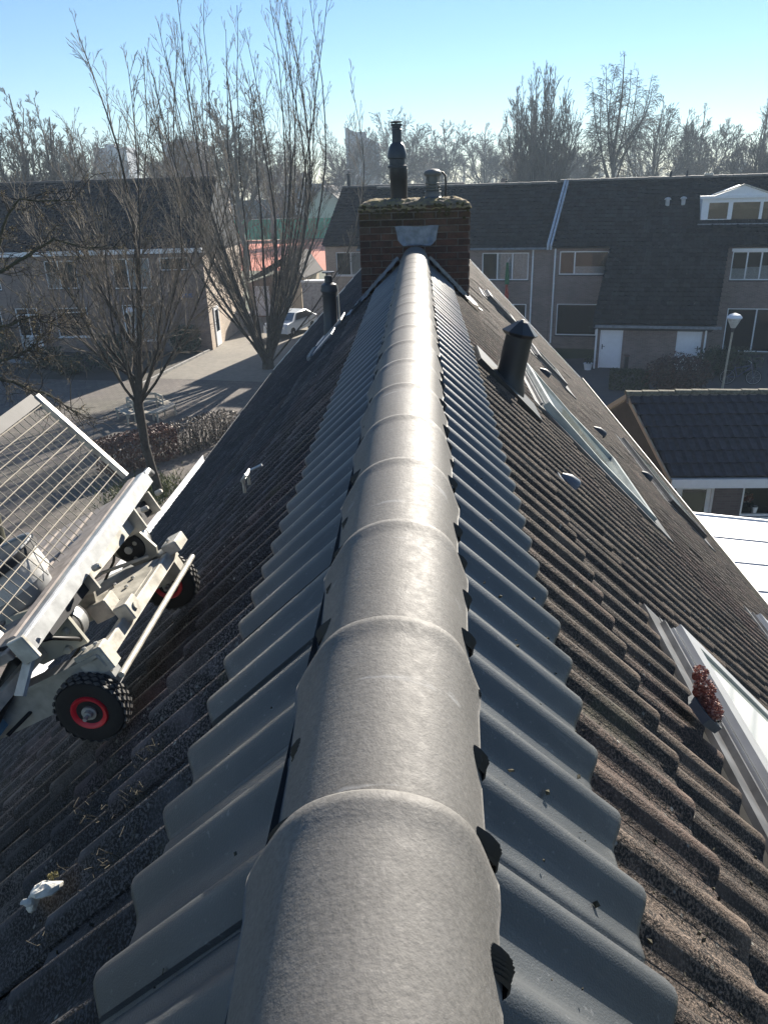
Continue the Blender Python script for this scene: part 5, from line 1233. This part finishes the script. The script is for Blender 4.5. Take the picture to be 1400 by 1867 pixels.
# hedges and shrubs
def leafbox(b, x0, x1, y0, y1, z0, z1, n, size, seed):
    rg = random.Random(seed)
    for _ in range(n):
        p = Vector((rg.uniform(x0, x1), rg.uniform(y0, y1), rg.uniform(z0, z1)))
        k = rg.random()
        if k < .4: p.y = y0+abs(rg.gauss(0, .06))
        elif k < .75: p.z = z1-abs(rg.gauss(0, .06))
        elif k < .9: p.x = x0+abs(rg.gauss(0, .06)) if rg.random() < .5 else x1-abs(rg.gauss(0, .06))
        e = rv(rg)*size*rg.uniform(.6, 1.3); f = e.cross(rv(rg)).normalized()*size*.7; b.quad(p-e, p-f, p+e, p+f)
hd = empty('hedge', (-9.6, 25.6, 0), R(48)); tag(hd, 'clipped red-brown beech hedge below the round bench, left of the tree trunk', 'hedge')
b = MB(); leafbox(b, -1.9, .75, -.55, .55, .05, 1.15, 4200, .05, 1); b.build('foliage', BEECH, hd)
b = MB(); rg = random.Random(3)
for _ in range(90): p = Vector((rg.uniform(-1.8, .7), rg.uniform(-.45, .45), 0)); branch(b, rg, p, Vector((0, 0, 1)), 1.15, .012, .004, 4, .25, .1, 3)
b.build('stems', BARK, hd)
hd2 = empty('hedge', (-9.6, 25.6, 0), R(48)); tag(hd2, 'thin grey-brown hedge with bare stems right of the tree trunk', 'hedge')
b = MB(); leafbox(b, .85, 3.5, -.5, .5, .05, 1.1, 1900, .04, 2); b.build('foliage', DRYLEAF, hd2)
b = MB()
for _ in range(200): p = Vector((rg.uniform(.9, 3.4), rg.uniform(-.45, .45), 0)); branch(b, rg, p, Vector((0, 0, 1)), 1.15, .012, .005, 4, .3, .08, 3)
b.build('stems', BARK, hd2)
def shrub(loc, rad, n, size, mat, label, seed, name='shrub', group=None):
    s_ = empty(name, loc); tag(s_, label, 'shrub', group); b = MB(); rg = random.Random(seed)
    for k in range(5):
        o_ = (rg.uniform(-.4, .4)*rad[0], rg.uniform(-.4, .4)*rad[1], rad[2]*rg.uniform(.75, 1.0)); leafball(b, o_, (rad[0]*.7, rad[1]*.7, rad[2]*.85), n//5, size, seed*7+k)
    b.build('foliage', mat, s_); b = MB()
    for _ in range(14): branch(b, rg, Vector((rg.gauss(0, .1), rg.gauss(0, .1), 0)), Vector((rg.gauss(0, .5), rg.gauss(0, .5), 1)), rad[2]*1.6, .02, .006, 4, .2, .05, 4)
    b.build('stems', BARK, s_)
shrub((-13.6, 44.2, 0), (1.0, .7, 1.0), 2600, .075, GREENLEAF, 'dense dark evergreen shrub at the corner of the left terrace', 3)
shrub((-18.4, 39.6, 0), (1.2, .8, .6), 1300, .08, GREENLEAF, 'low evergreen shrub nearest the plaza in the left bed', 4)
shrub((-20.8, 41.2, 0), (1.3, .9, .7), 1300, .08, GREENLEAF, 'low evergreen shrub in the left bed, in front of the white door', 5)
shrub((-16.6, 40.6, 0), (1.1, .8, .55), 1100, .08, GREENLEAF, 'low evergreen shrub in the left bed, towards the gable corner', 6)
shrub((-25.0, 44.5, 0), (2.0, 1.0, 1.2), 1500, .09, GREENLEAF, 'tall evergreen shrub beside the white front door', 7)
shrub((-17.5, 43.4, 0), (1.2, .8, .9), 1200, .08, GREENLEAF, 'dark shrub below the large ground floor window', 8)
shrub((10.9, 33.9, 0), (1.75, 1.4, 1.0), 4200, .07, REDBUSH, 'rounded red-brown bush in front of the two white doors', 9)
hd3 = empty('hedge', (9.0, 34.6, 0), R(-12)); tag(hd3, 'low dark green hedge joining the red-brown bush', 'hedge')
b = MB(); leafbox(b, -.5, 1.2, -.4, .4, .03, .85, 2600, .05, 12); b.build('foliage', GREENLEAF, hd3)
shrub((14.2, 36.6, 0), (1.6, .8, .8), 1400, .09, GREENLEAF, 'dark planting below the tall glass doors', 10)
b = MB(); rg = random.Random(5)
for _ in range(2600):
    p = Vector((-8.9+rg.gauss(0, .6), 22.6+rg.gauss(0, .7), .0)); a = rg.uniform(0, 6.3); q = Vector((math.cos(a), math.sin(a), 0))*.02
    t = p+Vector((rg.gauss(0, .06), rg.gauss(0, .06), rg.uniform(.08, .2))); b.quad(p-q, p+q, t)
o = b.build('grass_tuft', leaf_mat('fresh_grass', [(0, (.05, .07, .015)), (1, (.16, .17, .04))])); tag(o, kind='stuff')

# ================================================================== STREET FURNITURE
bn = empty('round_bench', (-11.7, 31.2, 0), R(10)); tag(bn, 'hexagonal pale wooden bench with backrests standing on the plaza', 'bench')
PALEWOOD = simple('pale_wood', (.40, .36, .29), .75, var=.2, scale=10)
for k in range(6):
    a0, a1 = math.pi/3*k, math.pi/3*(k+1)
    def P(r, a, z): return Vector((r*math.cos(a), r*math.sin(a), z))
    b = MB()
    for (r0, r1) in ((.78, .93), (.95, 1.10), (1.12, 1.27)): b.prism([P(r0, a0+.01, .43), P(r1, a0+.01, .43), P(r1, a1-.01, .43), P(r0, a1-.01, .43)], (0, 0, .035))
    b.build('seat', PALEWOOD, bn)
    if k in (0, 1, 2, 3):
        b = MB(); b.prism([P(.70, a0, .80), P(.76, a0, .80), P(.76, a1, .80), P(.70, a1, .80)], (0, 0, .10)); b.prism([P(.70, a0, .58), P(.74, a0, .58), P(.74, a1, .58), P(.70, a1, .58)], (0, 0, .09)); b.build('backrest', PALEWOOD, bn)
    b = MB(); b.beam(P(1.2, a0, 0), P(1.2, a0, .43), .07, .07); b.beam(P(.75, a0, 0), P(.73, a0, .88 if k < 5 else .43), .06, .06); b.beam(P(.75, a0, .40), P(1.24, a0, .40), .05, .05); b.build('leg', PALEWOOD, bn)
lp = empty('street_lamp', (13.0, 33.2, 0)); tag(lp, 'street lamp with conical glass lantern in front of the catslide house', 'street lamp')
b = MB(); b.tube([(0, 0, 0), (.03, 0, 1.2), (.08, 0, 2.75)], [.055, .045, .04], 12); b.build('pole', simple('lamp_pole', (.42, .40, .33), .5, .3), lp, smooth=40)
b = MB(); b.lathe([(.05, 2.7), (.06, 2.85), (.10, 2.88)], (.08, 0, 0), 14); b.build('collar', STEELD, lp, smooth=40)
b = MB(); b.lathe([(.10, 2.88), (.30, 3.28)], (.08, 0, 0), 8); b.build('lantern_glass', simple('frosted_glass', (.62, .62, .56), .25), lp)
b = MB(); b.lathe([(.31, 3.27), (.33, 3.30), (.22, 3.42), (.05, 3.48), (.01, 3.49)], (.08, 0, 0), 8); b.build('lantern_cap', WHITE, lp)
l2 = empty('street_lamp', (-16.5, 43.2, 0)); tag(l2, 'street lamp with white domed head before the left terrace', 'street lamp')
b = MB(); b.tube([(0, 0, 0), (.25, 0, 2.45)], .045, 10); b.build('pole', GALV, l2, smooth=40); b = MB(); b.lathe([(.08, 2.4), (.24, 2.62), (.26, 2.66)], (.27, 0, 0), 12); b.build('lantern_glass', D.materials['frosted_glass'], l2, smooth=40); b = MB(); b.lathe([(.28, 2.65), (.27, 2.72), (.16, 2.86), (.02, 2.9)], (.27, 0, 0), 14); b.build('lantern_cap', WHITE, l2, smooth=40)
pp = empty('planter', (8.3, 38.4, 0)); tag(pp, 'small white planter with a plant beside the left white door', 'planter'); b = MB(); b.lathe([(.16, 0), (.22, .3), (.24, .32), (.2, .32)], (0, 0, 0), 14); b.build('pot', WHITE, pp, smooth=40); b = MB(); leafball(b, (0, 0, .5), (.22, .22, .22), 120, .06, 4); b.build('foliage', GREENLEAF, pp)
ps = empty('post', (9.85, 37.2, 0)); tag(ps, 'short dark post by the left white door', 'post'); b = MB(); b.bbox(-.09, .09, -.09, .09, 0, .9, .02); b.build('body', STEELD, ps); b = MB(); b.bbox(-.12, .12, -.12, .12, .9, .96, .02); b.build('cap', simple('brown_cap', (.12, .07, .05), .7), ps)
bk = empty('bicycle', (14.4, 34.9, 0), R(-10)); tag(bk, 'bicycle parked in the shade beside the street lamp', 'bicycle')
def torus(c, R_, r_, n=28, m=6):
    b = MB(); pts = [Vector((c[0]+R_*math.cos(2*math.pi*k/n), c[1], c[2]+R_*math.sin(2*math.pi*k/n))) for k in range(n+1)]; b.tube(pts, r_, m, False); return b
for x in (-.55, .55):
    b = torus((x, 0, .35), .33, .02); o = b.build('wheel', RUBBER, bk, smooth=60); b = torus((x, 0, .35), .305, .009)
    for k in range(9): a = 2*math.pi*k/9; b.tube([(x, 0, .35), (x+.3*math.cos(a), 0, .35+.3*math.sin(a))], .003, 4)
    b.build('rim', GALV, o)
b = MB()
for p, q in (((-.55, 0, .35), (-.15, 0, .35)), ((-.15, 0, .35), (-.3, 0, .85)), ((-.55, 0, .35), (-.27, 0, .75)), ((-.15, 0, .35), (.38, 0, .8)), ((-.27, 0, .75), (.36, 0, .88)), ((.55, 0, .35), (.35, 0, 1.0))): b.tube([p, q], .016, 7)
b.build('frame', simple('bike_paint', (.05, .07, .16), .4), bk, smooth=40)
b = MB(); b.bbox(-.42, -.2, -.07, .07, .86, .92, .02); b.build('saddle', BLACK, bk); b = MB(); b.tube([(.28, -.28, 1.05), (.36, -.1, 1.02), (.36, .1, 1.02), (.28, .28, 1.05)], .012, 7); b.build('handlebar', GALV, bk, smooth=40)

# ================================================================== FAR PLACE
RC = mat_ground('red_court', (.42, .10, .05), (.5, .13, .07), (.44, .12, .06)); GC = mat_ground('green_court', (.02, .16, .09), (.03, .2, .11), (.025, .17, .1))
sheet('sports_court', [(-34, 92), (-9, 88), (-11, 138), (-42, 142)], .012, RC)
cw = empty('court_fence', (-30, 139, 0), R(-3)); tag(cw, 'long green windbreak fence at the back of the red sports court', 'fence')
for k in range(8): b = MB(); b.box(-4+3.6*k, -.44+3.6*k, 0, .05, .2, 3.4); b.build('screen_panel', simple('green_screen', (.012, .30, .15), .8) if 'green_screen' not in D.materials else D.materials['green_screen'], cw)
for k in range(9): b = MB(); b.tube([(-4.2+3.6*k, .05, 0), (-4.2+3.6*k, .05, 3.5)], .06, 6); b.build('post', GALV, cw)
def small_house(loc, rz, W_, Dp, h, rh, wallm, roofm, label, group='small houses beyond the court'):
    s_ = empty('house', loc, rz); tag(s_, label, 'house', group); b = MB()
    b.prism([(-W_/2, 0, 0), (-W_/2, Dp, 0), (-W_/2, Dp, h), (-W_/2, Dp/2, h+rh), (-W_/2, 0, h)], (W_, 0, 0)); b.build('wall', wallm, s_)
    b = MB(); 
    b.prism([(-W_/2-.3, -.4, h-.25), (-W_/2-.3, Dp/2, h+rh+.1), (-W_/2-.3, Dp/2, h+rh+.28), (-W_/2-.3, -.4, h-.07)], (W_+.6, 0, 0)); b.prism([(-W_/2-.3, Dp/2, h+rh+.1), (-W_/2-.3, Dp+.4, h-.25), (-W_/2-.3, Dp+.4, h-.07), (-W_/2-.3, Dp/2, h+rh+.28)], (W_+.6, 0, 0)); o = b.build('roof', roofm, s_)
    b = MB(); b.box(W_*.2, W_*.2+.6, Dp/2-.3, Dp/2+.3, h+rh-.3, h+rh+.9); b.build('chimney', BRICKS, o)
    n = max(2, int(W_/2.6))
    for k in range(n):
        for z in ([.9] if h < 3.5 else [.9, 3.4]):
            x = -W_/2+W_*(k+.5)/n; f = MB(); f.box(x-.7, x+.7, -.04, .0, z, z+1.3); q = f.build('window', WHITE, s_); g = MB(); g.box(x-.6, x+.6, -.055, -.045, z+.1, z+1.2); g.build('pane', GLASS_DARK, q)
    return s_
W2 = simple('pale_render', (.5, .48, .45), .8, var=.08)
small_house((-30, 160, 0), R(12), 11, 8, 3, 2.8, W2, ROOF_BROWN, 'white bungalow right behind the green court fence')
small_house((-19, 165, 0), R(-15), 9, 8, 4.8, 3, W2, ROOF_BROWN, 'pale gabled house near the chimney end of the far village')
small_house((-46, 170, 0), R(8), 12, 9, 5.2, 3, BEIGEBRICK, ROOF_BROWN, 'brick house at the left end of the far village')
small_house((-26, 195, 0), R(-5), 14, 9, 5.4, 3, W2, ROOF_BROWN, 'white house furthest back in the far village')
small_house((-12, 150, 0), R(75), 9, 8, 5, 3.2, W2, ROOF_BROWN, 'pale house with its gable turned to the court')
small_house((9.0, 120, 0), R(-8), 12, 10, 5.6, 2.2, BEIGEBRICK, ROOF_BROWN, 'low roof showing over the ridge below the broom shaped tree', None)
def tower(loc, W_, Dp, h, label, slant=0, nx=6, nz=7):
    s_ = empty('tower_block', loc); tag(s_, label, 'tower block'); b = MB(); TM = D.materials.get('tower_render') or simple('tower_render', (.22, .23, .25), .8, var=.1)
    b.prism([(-W_/2, 0, 0), (W_/2, 0, 0), (W_/2, 0, h-slant), (-W_/2, 0, h)], (0, Dp, 0)); b.build('wall', TM, s_); b = MB(); b.box(-W_*.2, W_*.1, 2, 5, h-slant, h+1.2-slant*.5); b.build('lift_house', TM, s_)
    for i in range(nx):
        for j in range(nz):
            x = -W_/2+W_*(i+.5)/nx; z = 2+(h-slant-3)*j/nz; g = MB(); g.box(x-W_/nx*.3, x+W_/nx*.3, -.06, -.02, z, z+1.4); g.build('window', GLASS_DARK, s_)
tower((-85, 300, 0), 13, 12, 23.5, 'grey tower block in the haze left of the many stemmed tree'); tower((-111, 300, 0), 12, 12, 22.5, 'grey tower block in the haze over the left roof')
tower((-20, 300, 0), 12, 10, 26.4, 'dark tower with a slanted top behind the trees left of the flue', 5.5, 5, 8)

# ================================================================== HAZE
b = MB(); b.box(-420, 420, -75, 415, -1.5, 30)
m_ = D.materials.new('haze_air'); m_.use_nodes = True; t_ = m_.node_tree; t_.nodes.remove(t_.nodes['Principled BSDF'])
pv = t_.nodes.new('ShaderNodeVolumePrincipled'); pv.inputs['Color'].default_value = (.66, .83, 1, 1); pv.inputs['Density'].default_value = .00075; pv.inputs['Anisotropy'].default_value = .1
t_.links.new(pv.outputs[0], t_.nodes['Material Output'].inputs['Volume'])
o = b.build('haze', m_); o['kind'] = 'stuff'
